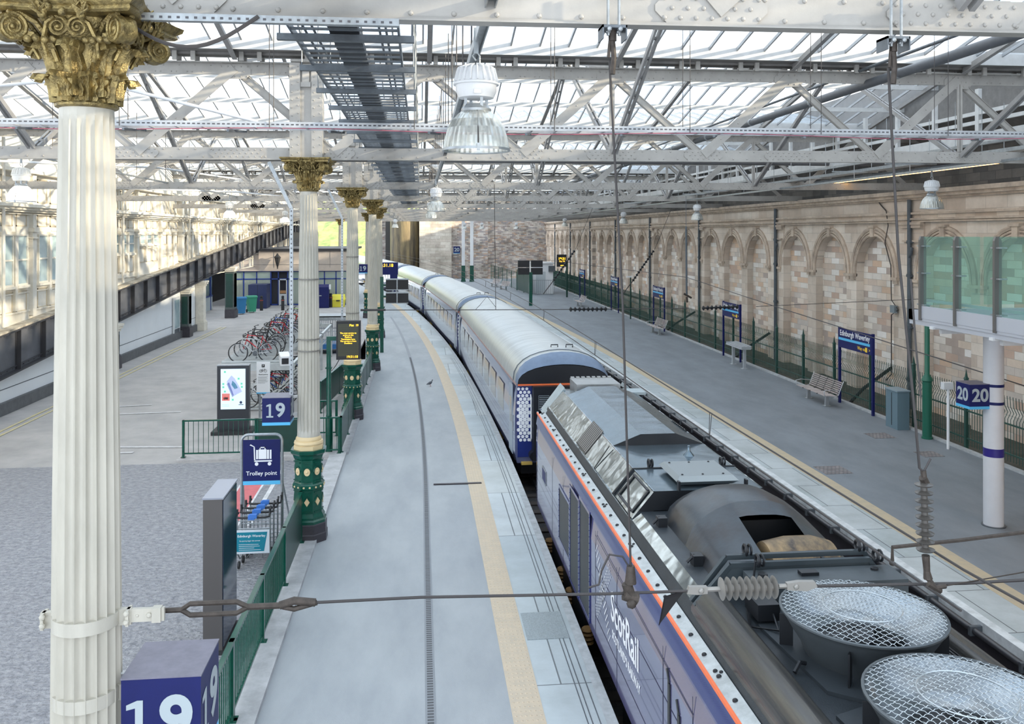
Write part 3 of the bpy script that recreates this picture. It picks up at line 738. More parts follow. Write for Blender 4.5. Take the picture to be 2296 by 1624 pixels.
repeat('cross_bearer', MB().beam((-.12,-.27,-.11),(.06,.22,-.07),.04,.035), DSTEEL, ct, [(.7+i*1.55,0,0) for i in range(21)])
t = thing('lighting_trunking', 'slotted steel lighting channel running away above the central line of lamps', 'lighting channel', (.5,2,8.02))
b = MB(); b.box(-.04,.04,0,54,-.04,.0); b.box(-.04,-.03,0,54,-.09,-.04); b.box(.03,.04,0,54,-.09,-.04); b.build('channel', STEEL, t)
repeat('hanger_rod', MB().tube([(0,0,0),(0,0,1.9)],.008,4), WIRE, t, [(0,1.2+i*1.8,0) for i in range(30)])
t = thing('lighting_trunking', 'steel lighting channel carrying the bright lamps on the left side', 'lighting channel', (-8.5,14,8.02))
b = MB(); b.box(-.04,.04,0,54,-.04,.0); b.build('channel', STEEL, t); repeat('hanger_rod', MB().tube([(0,0,0),(0,0,1.9)],.008,4), WIRE, t, [(0,1.2+i*3,0) for i in range(18)])
t = thing('lighting_trunking', 'slotted steel channel and cable tray running along before the right wall', 'lighting channel', (13.0,6,7.95))
b = MB(); b.box(-.04,.04,0,104,-.06,.0); b.box(.35,.75,0,104,.22,.25); b.box(.35,.37,0,104,.25,.31); b.box(.73,.75,0,104,.25,.31); b.box(-.7,-.62,0,104,.3,.36); b.build('channel', STEEL, t)
b = MB(); b.box(-.70,.75,-.02,.02,.18,.22)
for x, z in ((0,0),(.55,.2),(-.66,.2)): b.tube([(x,0,z),(x,0,1.4)],.010,4)
repeat('hanger', b, STEEL, t, [(0,1+i*3,0) for i in range(35)])
b = MB(); b.tube([(9.85,8,9.6),(9.75,64,9.6)],.10,12)
p_ = b.build('service_pipe', mat('pipe_grey', (.11,.12,.135), .45, vary=.2), None, 60); tag(p_, 'thick dark service pipe running away under the glass at right', 'pipe')
repeat('pipe_joint', MB().tube([(0,0,0),(0,.08,0)],.112,12), STEEL, p_, [(9.84-.0018*i*4,9+i*4,9.6) for i in range(14)])
p2 = MB().tube([(-14.4,29.2,8.78),(18.7,29.2,8.78)],.12,12).build('cross_pipe', mat('pipe_dark_cross', (.12,.12,.125), .45), None, 60); tag(p2, 'thick dark pipe crossing the station behind the second truss', 'pipe')
MB().tube([(-14.4,29.1,8.95),(18.7,29.1,8.95)],.02,6).build('cable', WIRE, p2)
p3 = MB().tube([(9.55,8,9.85),(9.45,64,9.82)],.035,8).build('conduit', DSTEEL, None, 60); tag(p3, 'thin conduit running beside the thick service pipe at right', 'conduit')
# tray along the truss underside, low far cable run
b = MB(); b.box(-1.9,-.2,5.95,6.05,7.72,7.78,0); 
t = thing('perforated_channel', 'perforated steel channel fixed under the nearest truss, left of centre', 'steel channel', (-1.9,6.12,7.74))
b = MB(); b.box(0,1.75,-.03,.03,0,.05); b.build('channel', STEEL, t)
b = MB()
for i in range(30): b.box(.03+i*.057,.05+i*.057,-.033,-.03,.015,.03)
b.build('slots', slot, t)
b = MB(); b.tube([(-.15+.95*i/14,-.04,.04-.22*math.sin(PI*i/14)) for i in range(15)],.014,6); b.build('cable', WIRE, t)
for k, (pts, l) in enumerate((([(-14.2,24,8.3),(-9,31,8.55),(-4.5,46,8.4),(-3,60,8.3)],'pale curved conduit sweeping across under the left roof'),([(-14.2,30,7.9),(-8,39,8.1),(-4,50,8.0)],'lower pale curved conduit sweeping across under the left roof'),([(-14.0,17.6,8.45),(-6.5,17.6,9.3),(-3.2,17.6,8.5)],'slanting pale conduit before the second truss, beside the big capital'))):
    tag(MB().tube(pts,.035,8).build('conduit', LAMPM, None, 60), l, 'conduit')
# perforated conduit beside columns two and three
for (x, v, zz, l) in ((-2.62,18.1,2.6,'second'),(-2.62,29.6,2.4,'third')):
    t = thing('perforated_conduit', 'galvanised perforated conduit climbing the left side of the %s column' % l, 'conduit', (x,v,0))
    b = MB(); b.box(-.035,.035,-.02,.02,zz,6.8)
    b.beam((0,0,6.8),(-.45,0,7.75),.04,.07); b.build('channel', STEEL, t)
    b = MB()
    for i in range(44): b.box(-.01,.012,-.0225,-.02,zz+.05+i*.095,zz+.08+i*.095)
    b.build('holes', slot, t)
# ---------------------------------------------------------------- left side: ramp, cream building, office
CR = mat('cream_render', (.72,.69,.62), .7, col2=(.60,.56,.47), vscale=1.2, bump=.1, bscale=10)
CRD = mat('cream_moulding', (.78,.73,.62), .6, vary=.2, vscale=3)
WG = mat('window_glass_pale', (.30,.40,.42), .08, .0, col2=(.45,.55,.56), vscale=.8, spec=.9)
wl = MB(); wl.prism([(20,-1),(58.6,-1),(58.6,2.87+.0695*(58.6-31.8)-1.3),(112,2.87+.0695*(112-31.8)-1.3),(112,10.05),(20,10.05)], -15.4, -14.5, 'x'); wl = struct(wl.build('wall_left', CR))
FX = -14.5
b = MB(); c = MB(); pn = MB()
PB = 4.15; k = 1
for i in range(19):
    y = (31.25+i*PB-4.15)*.967
    big = (i % 3) == 1
    o = .24 if big else .14; hw = .24 if big else .16
    b.box(FX,FX+o,y-hw,y+hw,max(2.0,min(6.3,2.87+.0695*(y-31.8)+.2)),6.35); c.box(FX,FX+o+.08,y-hw-.06,y+hw+.06,6.35,6.5); c.box(FX,FX+o+.05,y-hw-.04,y+hw+.04,6.1,6.16); b.box(FX,FX+o,y-hw*.8,y+hw*.8,6.5,7.0); b.box(FX,FX+o,y-hw,y+hw,7.35,8.5)
    if big: b.tube([(FX+.3,y+1.2,max(2.2,min(6.9,2.87+.0695*(y-30)+.2))),(FX+.3,y+1.2,7.0),(FX+.3,y+1.2,9.6)],.06,8)
    zb = {0:4.4,1:4.4,2:4.4,3:5.0,4:5.3,5:5.72}.get(i)
    for j in range(3):
        yc = y+.95+j*1.13
        if j < 2:
            b.box(FX,FX+.10,yc+.46,yc+.67,(zb or 4.4)-.9,6.35); c.box(FX,FX+.15,yc+.42,yc+.71,6.2,6.35)
        for z0,z1 in ((6.55,6.98),(7.45,8.35),((zb or 6.6)-.95,(zb or 6.6)-.2)) + (() if zb else ((4.95+.0,6.2),)):
            for a0,a1,c0,c1 in ((yc-.42,yc-.38,z0,z1),(yc+.38,yc+.42,z0,z1),(yc-.42,yc+.42,z0,z0+.04),(yc-.42,yc+.42,z1-.04,z1)): pn.box(FX,FX+.025,a0,a1,c0,c1)
    if zb:
        f = MB(); g = MB()
        for j in range(3):
            yc = y+.95+j*1.13; g.box(FX,FX+.03,yc-.36,yc+.36,zb+.06,6.2)
            for a0,a1,c0,c1 in ((yc-.42,yc-.36,zb,6.26),(yc+.36,yc+.42,zb,6.26),(yc-.36,yc+.36,6.2,6.26),(yc-.36,yc+.36,zb,zb+.06),(yc-.36,yc+.36,(zb+6.26)/2-.03,(zb+6.26)/2+.03)): f.box(FX,FX+.07,a0,a1,c0,c1)
            f.box(FX,FX+.13,yc-.46,yc+.46,zb-.10,zb)
        fo = struct(f.build('window_%d' % k, CRD)); g.build('panes', WG, fo); k += 1
for z0, z1, o in ((6.98,7.04,.10),(7.06,7.14,.24),(7.14,7.24,.36),(7.24,7.35,.48),(8.5,8.62,.3),(4.1,4.14,.04),(3.4,3.46,.05)): c.box(FX,FX+o,20,112,z0,z1)
c.box(FX,FX+.03,36,112,6.38,6.44)
b.build('pilasters', CR, wl, 40); c.build('cornice', CRD, wl); pn.build('panel_mouldings', mat('moulding_ochre', (.55,.47,.34), .7), wl)
# sloping ramp with plate girder
def gz(v): return 2.87+.0695*(v-31.8)
GIR = mat('girder_slate_paint', (.105,.11,.125), .42, vary=.3, vscale=1.5); GIRD = mat('girder_edge_dark', (.035,.035,.04), .5)
gi = thing('ramp_girder', 'long dark plate girder of the ramp, rising away along the left side', 'girder', (-14.24,0,0))
b = MB(); v0_, v1_ = 30.2, 108
b.add([(0,v0_,gz(v0_)-1.45),(0,v1_,gz(v1_)-1.45),(0,v1_,gz(v1_)),(0,v0_,gz(v0_))],[(0,1,2,3)]); b.add([(-.05,v0_,gz(v0_)-1.45),(-.05,v1_,gz(v1_)-1.45),(-.05,v1_,gz(v1_)),(-.05,v0_,gz(v0_))],[(3,2,1,0)])
b.build('web_plate', GIR, gi)
b = MB(); b.beam((.04,v0_,gz(v0_)),(.04,v1_,gz(v1_)),.34,.05); b.beam((.04,v0_,gz(v0_)-1.45),(.04,v1_,gz(v1_)-1.45),.34,.05); b.beam((.02,v0_,gz(v0_)-1.3),(.02,v1_,gz(v1_)-1.3),.06,.04)
for z in (.1,.17,1.33,1.39): pass
b.build('flanges', GIRD, gi)
b = MB(); b.box(0,.17,-.02,.02,-1.43,-.02); b.box(0,.02,-.09,.09,-1.43,-.02)
repeat('stiffener', b, GIRD, gi, [(0, 30.4+i*2.05, gz(30.4+i*2.05)) for i in range(38)])
b = MB()
for i in range(130):
    v = 30.5+i*.42; b.dome((.001,v,gz(v)-1.36),(1,0,0),.022)
    b.dome((.001,v+.2,gz(v)-.1),(1,0,0),.022)
b.build('rivets', GIRD, gi)
struct(MB().add([(-14.5,30.2,gz(30.2)),(-14.08,30.2,gz(30.2)),(-14.08,108,gz(108)),(-14.5,108,gz(108)),(-14.5,30.2,gz(30.2)+.09),(-14.08,30.2,gz(30.2)+.09),(-14.08,108,gz(108)+.09),(-14.5,108,gz(108)+.09)],[(4,5,6,7),(0,1,5,4),(1,2,6,5),(3,0,4,7)]).build('ramp_coping', mat('ramp_coping', (.55,.5,.4), .8, col2=(.2,.17,.13), vscale=2)))
WP = mat('white_hoarding', (.76,.79,.81), .5, vary=.06, vscale=.6)
b = MB(); b.prism([(24,0),(58,0),(58,gz(58)-1.45),(24,gz(24)-1.45)],-14.49,-14.45,'x'); wu = struct(b.build('wall_left_lower', WP))
MB().box(-14.46,-14.44,24,58,.84,.87).build('panel_joint', DSTEEL, wu)
struct(MB().box(-14.45,-14.3,24,58,0,.42).build('baseboard_left', mat('dark_plinth', (.12,.125,.13), .6, vary=.3)))
struct(MB().box(-15.6,-14.1,23.0,30.0,0,1.5).build('wall_left_end', ASH))
def pier(y, z1, green, lab, w_=.36, mm=None):
    t = thing('ramp_pier', lab, 'pillar', (-14.28,y,0)); m = mm or mat('pier_slate', (.10,.12,.115), .4, vary=.2)
    b = MB(); b.box(-.15,w_+.08,-w_-.08,w_+.08,0,.55); b.box(-.15,w_+.03,-w_-.03,w_+.03,.55,.65); b.build('pier_base', BLACKST if mm is None else mm, t)
    b = MB(); b.box(-.15,w_,-w_,w_,.65,z1-.35)
    if green:
        for d in (-1, 1): b.box(-.08,w_-.07,d*(w_+.015)-.01,d*(w_+.015)+.01,.8,z1-.5,1); b.box(w_+.0,w_+.02,-w_+.1,w_-.1,.8,z1-.5,1)
    b.build('shaft', [m, GREEND], t)
    b = MB(); b.box(-.15,w_+.05,-w_-.05,w_+.05,z1-.35,z1-.22); b.box(-.15,w_+.12,-w_-.12,w_+.12,z1-.22,z1-.10); b.box(-.15,w_+.16,-w_-.16,w_+.16,z1-.10,z1); b.build('cap', CRD, t)
pier(42.0, gz(42)-1.5, True, 'short dark pier with green panels just right of the big column, under the girder', .30)
pier(54.7, gz(54.7)-1.5, True, 'dark pier with green panel beside the glazed white door under the girder', .32)
pier(58.2, gz(58.2)-1.5, False, 'plain cream pier at the end of the white wall', .34, CRD)
pier(66.8, gz(66.8)-1.5, True, 'wide dark pier beside the blue wheelie bin', .5)
d = struct(MB().box(-14.42,-14.34,52.6,53.9,.1,2.5).build('door_1', mat('white_door_frame', (.66,.68,.68), .4)))
MB().box(-14.34,-14.33,52.75,53.75,.7,2.35).build('glass_pane', WG, d); MB().box(-14.35,-14.32,52.75,53.75,.15,.65).build('kick_panel', DSTEEL, d)
# undercroft behind the piers and office front
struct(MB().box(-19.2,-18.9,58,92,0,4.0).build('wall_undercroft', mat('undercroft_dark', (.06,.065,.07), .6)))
ug = thing('undercroft_glazing', 'blue framed glazed screen in the shade left of the wide dark pier', 'glazed screen', (-17.2,60,0))
b = MB(); b.box(0,.1,0,14,0,1.1,0); b.build('panel', mat('pale_panel', (.5,.55,.55), .5), ug)
b = MB()
for i in range(8): b.box(0,.14,i*1.9,i*1.9+.1,0,3.2)
b.box(0,.14,0,14,1.1,1.2); b.box(0,.14,0,14,3.1,3.2); b.build('frame', mat('blue_frame', (.02,.05,.25), .4), ug)
MB().box(.02,.06,0,14,1.2,3.1).build('glass', mat('dark_glass', (.05,.09,.12), .08), ug)
OX0, OX1, OY = -16.8, -6.4, 77.4
OFB = mat('beige_fascia', (.55,.47,.40), .6, vary=.08); BLU = bpy.data.materials['blue_frame']
of = thing('station_office', 'low office with beige fascia, blue framed windows and blinds, across the forecourt', 'building', (0,0,0))
b = MB(); b.box(OX0-3,-14.0,OY+.3,OY+14,3.12,4.45); b.box(-14.0,OX1,OY+.35,OY+14,3.12,4.75); b.box(-14.0,OX1+.1,OY+.05,OY+.4,3.12,4.72); b.box(OX0,OX1,OY+.02,OY+.3,3.0,3.12); b.build('fascia', OFB, of)
MB().box(-13.9,OX1+.3,OY-.1,OY+14.2,4.75,4.95).build('roof_edge', GIRD, of)
b = MB(); 
for x in (-12.7,-9.7,-7.9): b.box(x-.01,x+.01,OY+.03,OY+.05,3.3,4.7)
b.box(OX0,OX1,OY+.03,OY+.05,3.55,3.57); b.build('fascia_joints', DSTEEL, of)
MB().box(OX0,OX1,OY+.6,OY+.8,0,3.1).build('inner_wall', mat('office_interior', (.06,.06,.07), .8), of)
xs = [OX0, OX0+.55, -15.3, -14.2, -13.0, -12.35, -11.55, -10.4, -9.4, -8.4, -7.4, OX1]
b = MB()
for x in xs: b.box(x-.05,x+.05,OY+.2,OY+.35,0,3.0)
b.box(OX0,OX1,OY+.2,OY+.35,2.25,2.35); b.box(OX0,OX1,OY+.2,OY+.35,2.92,3.02); b.box(OX0,OX1,OY+.2,OY+.35,0,.12); b.build('window_frame', BLU, of)
GT = mat('greenish_office_glass', (.30,.38,.33), .12, spec=.8)
for i, (a, c_) in enumerate(zip(xs, xs[1:])):
    if 4 <= i <= 5: continue
    MB().box(a+.05,c_-.05,OY+.26,OY+.28,.12,2.95).build('window_pane', GT, of)
BL = mat('vertical_blind', (.52,.55,.47), .7)
for i, (a, c_) in enumerate(zip(xs, xs[1:])):
    if i in (4, 5): continue
    b = MB(); x = a+.08
    while x < c_-.12: b.box(x,x+.05,OY+.21,OY+.225,.2,2.2); x += .10
    b.build('blind', BL, of)
dr_ = MB(); dr_.box(-12.3,-12.22,OY+.1,OY+.25,0,2.3); dr_.box(-11.68,-11.6,OY+.1,OY+.25,0,2.3); dr_.box(-12.3,-11.6,OY+.1,OY+.25,2.2,2.3); dr_.box(-12.22,-11.68,OY+.15,OY+.2,.05,1.0); dro = dr_.build('door', mat('pale_door', (.6,.62,.62), .4), of)
MB().box(-12.2,-11.7,OY+.13,OY+.16,1.05,1.3).build('door_notice', mat('orange_brown_board', (.42,.22,.1), .6), dro)
s = MB().box(-9.85,-9.05,OY-.06,OY,3.75,4.5).build('wall_sign', NAVY); tag(s, 'small navy square sign on the beige office fascia', 'sign')
b = MB(); b.dome((-9.2,OY-.065,4.3),(0,-1,0),.09); b.box(-9.75,-9.35,OY-.07,OY-.06,4.07,4.13); b.dome((-9.28,OY-.065,4.12),(0,-1,0),.05); b.build('lettering', WHITE, s)
wlamp = MB().box(-12.35,-12.28,OY-.35,OY+.05,4.32,4.38).build('wall_lantern', BLACK); tag(wlamp, 'black lantern bracketed from the office fascia beside the second column', 'lantern')
MB().lathe([(.03,3.2),(.06,3.4),(.16,3.7),(.26,4.15),(.3,4.2),(.12,4.4),(.05,4.55)],6,(-12.32,OY-.45,0)).build('lantern_body', BLACK, wlamp)
# bins, cabinets, bollards by the office
def wheelie(x, y, m, lab):
    t = thing('wheelie_bin', lab, 'bin', (x,y,0), .5)
    b = MB(); b.loft([[(-.26,-.28,.08),(.26,-.28,.08),(.26,.28,.08),(-.26,.28,.08)],[(-.33,-.38,1.22),(.33,-.38,1.22),(.33,.38,1.22),(-.33,.38,1.22)]]); b.box(-.36,.36,-.42,.42,1.18,1.26); b.build('body', m, t)
    b = MB(); b.loft([[(-.37,-.44,1.26),(.37,-.44,1.26),(.37,.44,1.26),(-.37,.44,1.26)],[(-.30,-.36,1.38),(.30,-.36,1.38),(.30,.40,1.34),(-.30,.40,1.34)]]); b.tube([(-.3,.5,1.3),(.3,.5,1.3)],.03,6); b.build('lid', m, t)
    for s in (-1,1): MB().lathe([(.13,-.04),(.13,.04)],14,(s*.28,.33,.13),axis='x').build('wheel', BLACK, t)
wheelie(-13.9,69.4, mat('bin_blue', (.03,.20,.42), .4), 'blue wheelie bin beside the wide dark pier')
wheelie(-13.35,70.8, mat('bin_green', (.04,.30,.18), .4), 'green wheelie bin behind the blue one')
c_ = MB().box(-14.3,-12.8,74.4,76.2,0,2.0).build('dark_cabinet', mat('cabinet_navy', (.02,.03,.10), .4)); tag(c_, 'large dark navy cabinet behind the wheelie bins', 'cabinet')
MB().box(-13.56,-13.54,74.38,74.4,.1,2.0).build('door_gap', BLACK, c_)
c_ = thing('parcel_locker','tall navy cabinet with sloping top before the office windows','cabinet',(-8.2,74.9,0))
b = MB(); b.prism([(-.45,0),(-.45,1.75),(.35,1.95),(.35,0)],-.5,.5,'x'); b.build('body', NAVY, c_); MB().box(-.3,-.1,-.47,-.45,1.0,1.08).build('handle', STEEL, c_)
MB().box(.5,.62,-.3,.2,1.55,1.95).build('side_notice', WHT, c_)
g_ = thing('grit_bin','yellow grit bin with sloping lid before the office','bin',(-7.0,75.6,0))
YE = mat('grit_yellow', (.80,.70,.06), .5)
b = MB(); b.loft([[(-.5,-.38,0),(.5,-.38,0),(.5,.38,0),(-.5,.38,0)],[(-.58,-.45,.62),(.58,-.45,.62),(.58,.45,.62),(-.58,.45,.62)]]); b.build('body', YE, g_)
b = MB(); b.loft([[(-.6,-.47,.62),(.6,-.47,.62),(.6,.47,.62),(-.6,.47,.62)],[(-.52,-.28,.95),(.52,-.28,.95),(.52,.42,1.05),(-.52,.42,1.05)]]); b.build('lid', YE, g_); MB().box(-.15,.15,-.49,-.47,.5,.6).build('latch', BLACK, g_)
for x, y, l in ((-12.9,72.6,'left-hand black bollard before the office'),(-11.2,72.6,'right-hand black bollard before the office door'),(-7.6,75.2,'dark bollard between the navy cabinet and the yellow bin')):
    t = thing('bollard', l, 'bollard', (x,y,0), 0, 'office bollards'); MB().lathe([(.13,0),(.13,.9),(.09,1.0),(.12,1.06),(.10,1.16),(.03,1.2)],14).build('post', BLACK, t, 40); MB().lathe([(.135,.78),(.135,.86)],14).build('band', mat('red_band', (.3,.05,.04), .5), t)
# ---------------------------------------------------------------- locomotive
LB = mat('loco_blue_gloss', (.125,.12,.24), .16, .15, coat=.6, col2=(.075,.07,.17), vscale=1.2, spec=.8)
LBD = mat('loco_blue_band', (.012,.022,.14), .2, coat=.5); ORG = mat('orange_line', (.85,.17,.05), .4)
STRIP = mat('cantrail_strip', (.50,.54,.55), .35, .4, vary=.3, vscale=6)
def ripple(name, col, rough, metal, amp, sc_):
    m = mat(name, col, rough, metal, vary=.2, vscale=3); t = m.node_tree; b = t.nodes['Principled BSDF']
    g = t.nodes.new('ShaderNodeTexCoord'); n = t.nodes.new('ShaderNodeTexNoise'); n.inputs['Scale'].default_value = sc_; n.inputs['Detail'].default_value = 2
    t.links.new(g.outputs['Object'], n.inputs['Vector']); bp = t.nodes.new('ShaderNodeBump'); bp.inputs['Strength'].default_value = amp; bp.inputs['Distance'].default_value = .05
    t.links.new(n.outputs['Fac'], bp.inputs['Height']); t.links.new(bp.outputs[0], b.inputs['Normal']); return m
SLOPE = ripple('polished_roof_panel', (.42,.48,.51), .08, 1.0, .38, 1.5)
DECK = ripple('grey_roof_deck', (.17,.225,.265), .20, .7, .25, 2.0)
DECKD = mat('dark_roof_deck', (.04,.05,.06), .45, .2, vary=.35, vscale=3, bump=.15, bscale=80)
SHLD = mat('brushed_black_shoulder', (.07,.07,.075), .27, .6, col2=(.16,.155,.14), vscale=3, stretch=(6,.25,6), bump=.1, bscale=8)
EXH = mat('sooty_exhaust_cowl', (.065,.082,.098), .30, .5, col2=(.05,.05,.055), vscale=1.6, bump=.1, bscale=12)
RUST = mat('rusty_barrel', (.36,.25,.13), .5, .4, col2=(.06,.05,.045), vscale=2.2, stretch=(2,.8,2))
BLK = mat('black_metal', (.018,.02,.024), .4, .3)
lo = thing('locomotive', 'navy diesel locomotive with grey roof and two large mesh-covered fans, nearest in the train', 'locomotive', (4.0,0,0))
YF, YN = 20.1, .9   # far and near ends of the body
def side(b, x0, z0, x1, z1, ya, yb, s, mi=0):
    vs = [(s*x0,ya,z0),(s*x0,yb,z0),(s*x1,yb,z1),(s*x1,ya,z1)]; b.add(vs, [(0,1,2,3) if s < 0 else (3,2,1,0)], mi)
b = MB()
sec = [(1.30,-.02),(1.36,.12),(1.36,1.55),(1.34,1.85),(1.31,2.14)]
ringf = [(-x,z) for x,z in sec]+[(x,z) for x,z in sec[::-1]]
def cap(y, kx, dz=0): return [(x*kx, y, z+dz) for x, z in ringf]
b.loft([cap(YN,1), cap(YF-.5,1), cap(YF,.97)]); body = b.build('body', LB, lo)
b = MB()
for s in (-1,1): side(b,1.365,1.92,1.33,2.13,YN,YF-.3,s)
b.build('blue_band', LBD, body)
b = MB()
for s in (-1,1): b.beam((s*1.325,YN,2.15),(s*1.325,YF-.2,2.15),.03,.035)
b.build('orange_line', ORG, body)
b = MB()
for s in (-1,1): side(b,1.31,2.165,1.18,2.21,YN,YF-.4,s)
b.box(-1.31,1.31,YN,YF,2.10,2.14); b.build('cantrail', STRIP, lo)
b = MB(); i = 0; y = YN+.2
while y < YF-.5:
    for s in (-1,1):
        b.dome((s*1.25,y,2.187),(s*.3,0,1),.026)
        if i % 4 == 0: b.dome((s*1.25,y+.1,2.187),(s*.3,0,1),.024); b.dome((s*1.21,y+.05,2.2),(s*.3,0,1),.02)
    y += .42; i += 1
b.build('bolts', BLK, lo)
b = MB()
for s in (-1,1): side(b,1.18,2.18,1.10,2.34,YN,YF-.4,s); side(b,1.12,2.22,1.07,2.33,YN,YF-.4,s)
b.build('roof_channel', DECKD, lo)
# far roof section
b = MB()
for s in (-1,1): side(b,1.10,2.33,.78,2.71,11.8,YF-.5,s); b.beam((s*1.10,11.8,2.335),(s*1.10,YF-.5,2.335),.02,.02); b.beam((s*.78,11.8,2.713),(s*.78,YF-.5,2.713),.015,.012)
b.build('sloping_roof_panels', SLOPE, lo)
b = MB(); b.box(-.78,.78,11.8,YF-.5,2.55,2.715); b.build('roof_deck', DECK, lo)
b = MB(); b.loft([[(-.78,y,2.715),(-.30,y,2.90),(.30,y,2.90),(.78,y,2.715)] for y in (14.4,19.0)]); b.build('roof_hood', DECK, lo)
MB().add([(-.78,14.39,2.715),(.78,14.39,2.715),(.30,14.39,2.90),(-.30,14.39,2.90)],[(0,1,2,3)]).build('hood_end', BLK, lo)
b = MB()
for s in (-1,1): b.add([(s*.78,11.79,2.715),(s*.78,11.79,2.45),(0,11.79,2.45),(0,11.79,2.715)],[(0,1,2,3)]); b.add([(s*.78,11.79,2.715),(s*1.10,11.79,2.34),(s*.78,11.79,2.34)],[(0,1,2)])
b.build('step_face', BLK, lo)
b = MB(); b.beam((-.80,12.95,2.72),(.80,12.95,2.72),.03,.02)
for s in (-1,1): b.beam((s*.79,12.95,2.72),(s*1.11,12.95,2.345),.035,.025)
b.beam((-.84,14.4,2.71),(-1.1,14.4,2.345),.02,.012)
b.build('roof_joint', BLK, lo)
for s in (-1,1):
    b = MB(); 
    for i in range(9): b.beam((s*1.07,15.35+i*.095,2.372),(s*.75,15.35+i*.095,2.752),.03,.012,(s*.76,0,.64))
    lb_ = MB(); lb_.add([(s*1.09,15.28,2.352),(s*1.09,16.18,2.352),(s*.75,16.18,2.756),(s*.75,15.28,2.756)],[(0,1,2,3) if s > 0 else (3,2,1,0)]); lb_.build('louvre_backing', BLK, lo)
    b.build('louvre', mat('louvre_fins', (.34,.33,.32), .4, .5), lo)
b = MB(); 
for q in ((.72,2.79,.98,2.47),): 
    for (y0,y1) in ((11.95,12.0),(12.75,12.8)):
        b.beam((-.82,y0,2.68),(-1.06,y0,2.40),.05,.012)
    b.beam((-.82,11.97,2.68),(-.82,12.78,2.68),.03,.02); b.beam((-1.06,11.97,2.40),(-1.06,12.78,2.40),.03,.02)
b.build('hatch_frame', BLK, lo)
b = MB(); b.loft([[(-.36,11.98,2.86),(.42,11.98,2.86),(.42,12.78,2.86),(-.36,12.78,2.86)],[(-.42,11.90,2.80),(.48,11.90,2.80),(.48,12.86,2.80),(-.42,12.86,2.80)],[(-.36,11.98,2.74),(.42,11.98,2.74),(.42,12.78,2.74),(-.36,12.78,2.74)]][::-1]); hb = b.build('raised_hatch', mat('hatch_grey', (.27,.30,.31), .4, .5), lo)
b = MB(); b.box(-.25,.3,12.05,12.7,2.7,2.76); b.build('hatch_base', BLK, hb)
b = MB()
for x in (-.3,0,.3):
    for y in (12.05,12.7): b.dome((x,y,2.862),(0,0,1),.018)
b.build('hatch_bolts', BLK, hb)
def eye(y, x, z):
    b = MB(); pts = [(x, y+.055*math.cos(a*PI/6), z+.055*math.sin(a*PI/6)) for a in range(12)]; b.tube([(x,p[1],p[2]) for p in pts],.018,6,closed=True)
    b.tube([(x+.05,p[1],p[2]) for p in pts],.014,6,closed=True); b.build('lifting_eye', BLK, lo, 50)
for y, x, z in ((13.05,-.52,2.77),(13.05,.62,2.77),(9.12,-.50,2.86),(9.12,.78,2.86),(8.92,-.44,2.82),(8.92,.88,2.82)): eye(y,x,z)
b = MB(); b.lathe([(.09,2.715),(.05,2.76),(.025,2.80),(.025,2.87),(.0,2.88)],12,(.30,13.65,0)); b.build('aerial', DECK, lo, 50)
b = MB()
for x in (-.42,.55): b.box(x-.015,x+.015,11.78,11.86,2.70,2.84)
b.build('brackets', BLK, lo)
# far cab roof
CG = mat('cab_roof_grey', (.36,.42,.44), .5, vary=.15)
b = MB()
for s in (-1,1): b.prism([(s*1.22,2.16),(s*.74,2.78),(s*.70,2.70),(s*1.1,2.14)],YF-.52,YF+.1)
b.build('cab_roof_panel', CG, lo)
b = MB(); b.box(-.7,.7,YF-.5,YF+.3,2.3,2.60); b.build('cab_roof_well', BLK, lo)
b = MB(); b.box(-.52,.48,19.25,20.15,2.62,2.90)
for i in range(8): b.box(-.50+i*.125,-.42+i*.125,20.1,20.18,2.88,2.93)
b.build('air_conditioning_box', mat('ac_box_grey', (.40,.41,.41), .35, .6, vary=.2), lo)
b = MB(); b.box(.58,1.0,19.0,19.5,2.69,2.75); b.build('side_hatch', CG, lo)
b = MB(); b.loft([[(-1.22,YF,.1),(1.22,YF,.1),(1.22,YF,2.2),(-1.22,YF,2.2)],[(-1.1,YF+.9,.1),(1.1,YF+.9,.1),(1.05,YF+.9,1.2),(-1.05,YF+.9,1.2)],[(-1.0,YF+1.1,-.1),(1.0,YF+1.1,-.1),(1.0,YF+1.1,.6),(-1.0,YF+1.1,.6)]]); b.build('nose', LBD, lo)
for s in (-1,1):
    b = MB(); b.lathe([(.12,21.1),(.12,21.5),(.24,21.55),(.24,21.62)],16,(.0,0,0),axis='y') if False else b.tube([(s*.87,21.1,.15),(s*.87,21.5,.15)],.12,12); b.tube([(s*.87,21.5,.15),(s*.87,21.6,.15)],.25,16); b.build('buffer', BLK, lo)
# exhaust cowl
b = MB(); rings_ = []
def cowl(y, w0, w1, zt):
    pts = []
    for i in range(17):
        a = PI*i/16; cx_ = math.cos(a); sz = math.sin(a)
        x = math.copysign(abs(cx_)**.55, cx_)*(w0+(w1-w0)*sz); z = 2.42+(zt-2.42)*(sz**.55)
        pts.append((x+.10, y, z))
    return pts
for y, w0, w1, zt in ((11.62,.60,.3,2.48),(11.58,.76,.45,2.72),(11.48,.83,.45,2.86),(11.25,.86,.45,2.95),(10.8,.86,.45,3.0),(10.45,.86,.45,2.97)): rings_.append(cowl(y,w0,w1,zt))
b.loft(rings_, closed=False); b.loft([cowl(10.45,.80,.52,2.97),cowl(9.75,.80,.6,2.80)], closed=False) if False else None
cw = b.build('exhaust_cowl', EXH, lo, 60)
b = MB()   # near part of the cowl: two cheeks, a bridge on top and the dark mouths
def cz(y): return 2.97-(10.45-y)*.26
b.loft([[p for p in cowl(y,.86,.45,cz(y))[:6]] for y in (10.45,9.3)], closed=False)
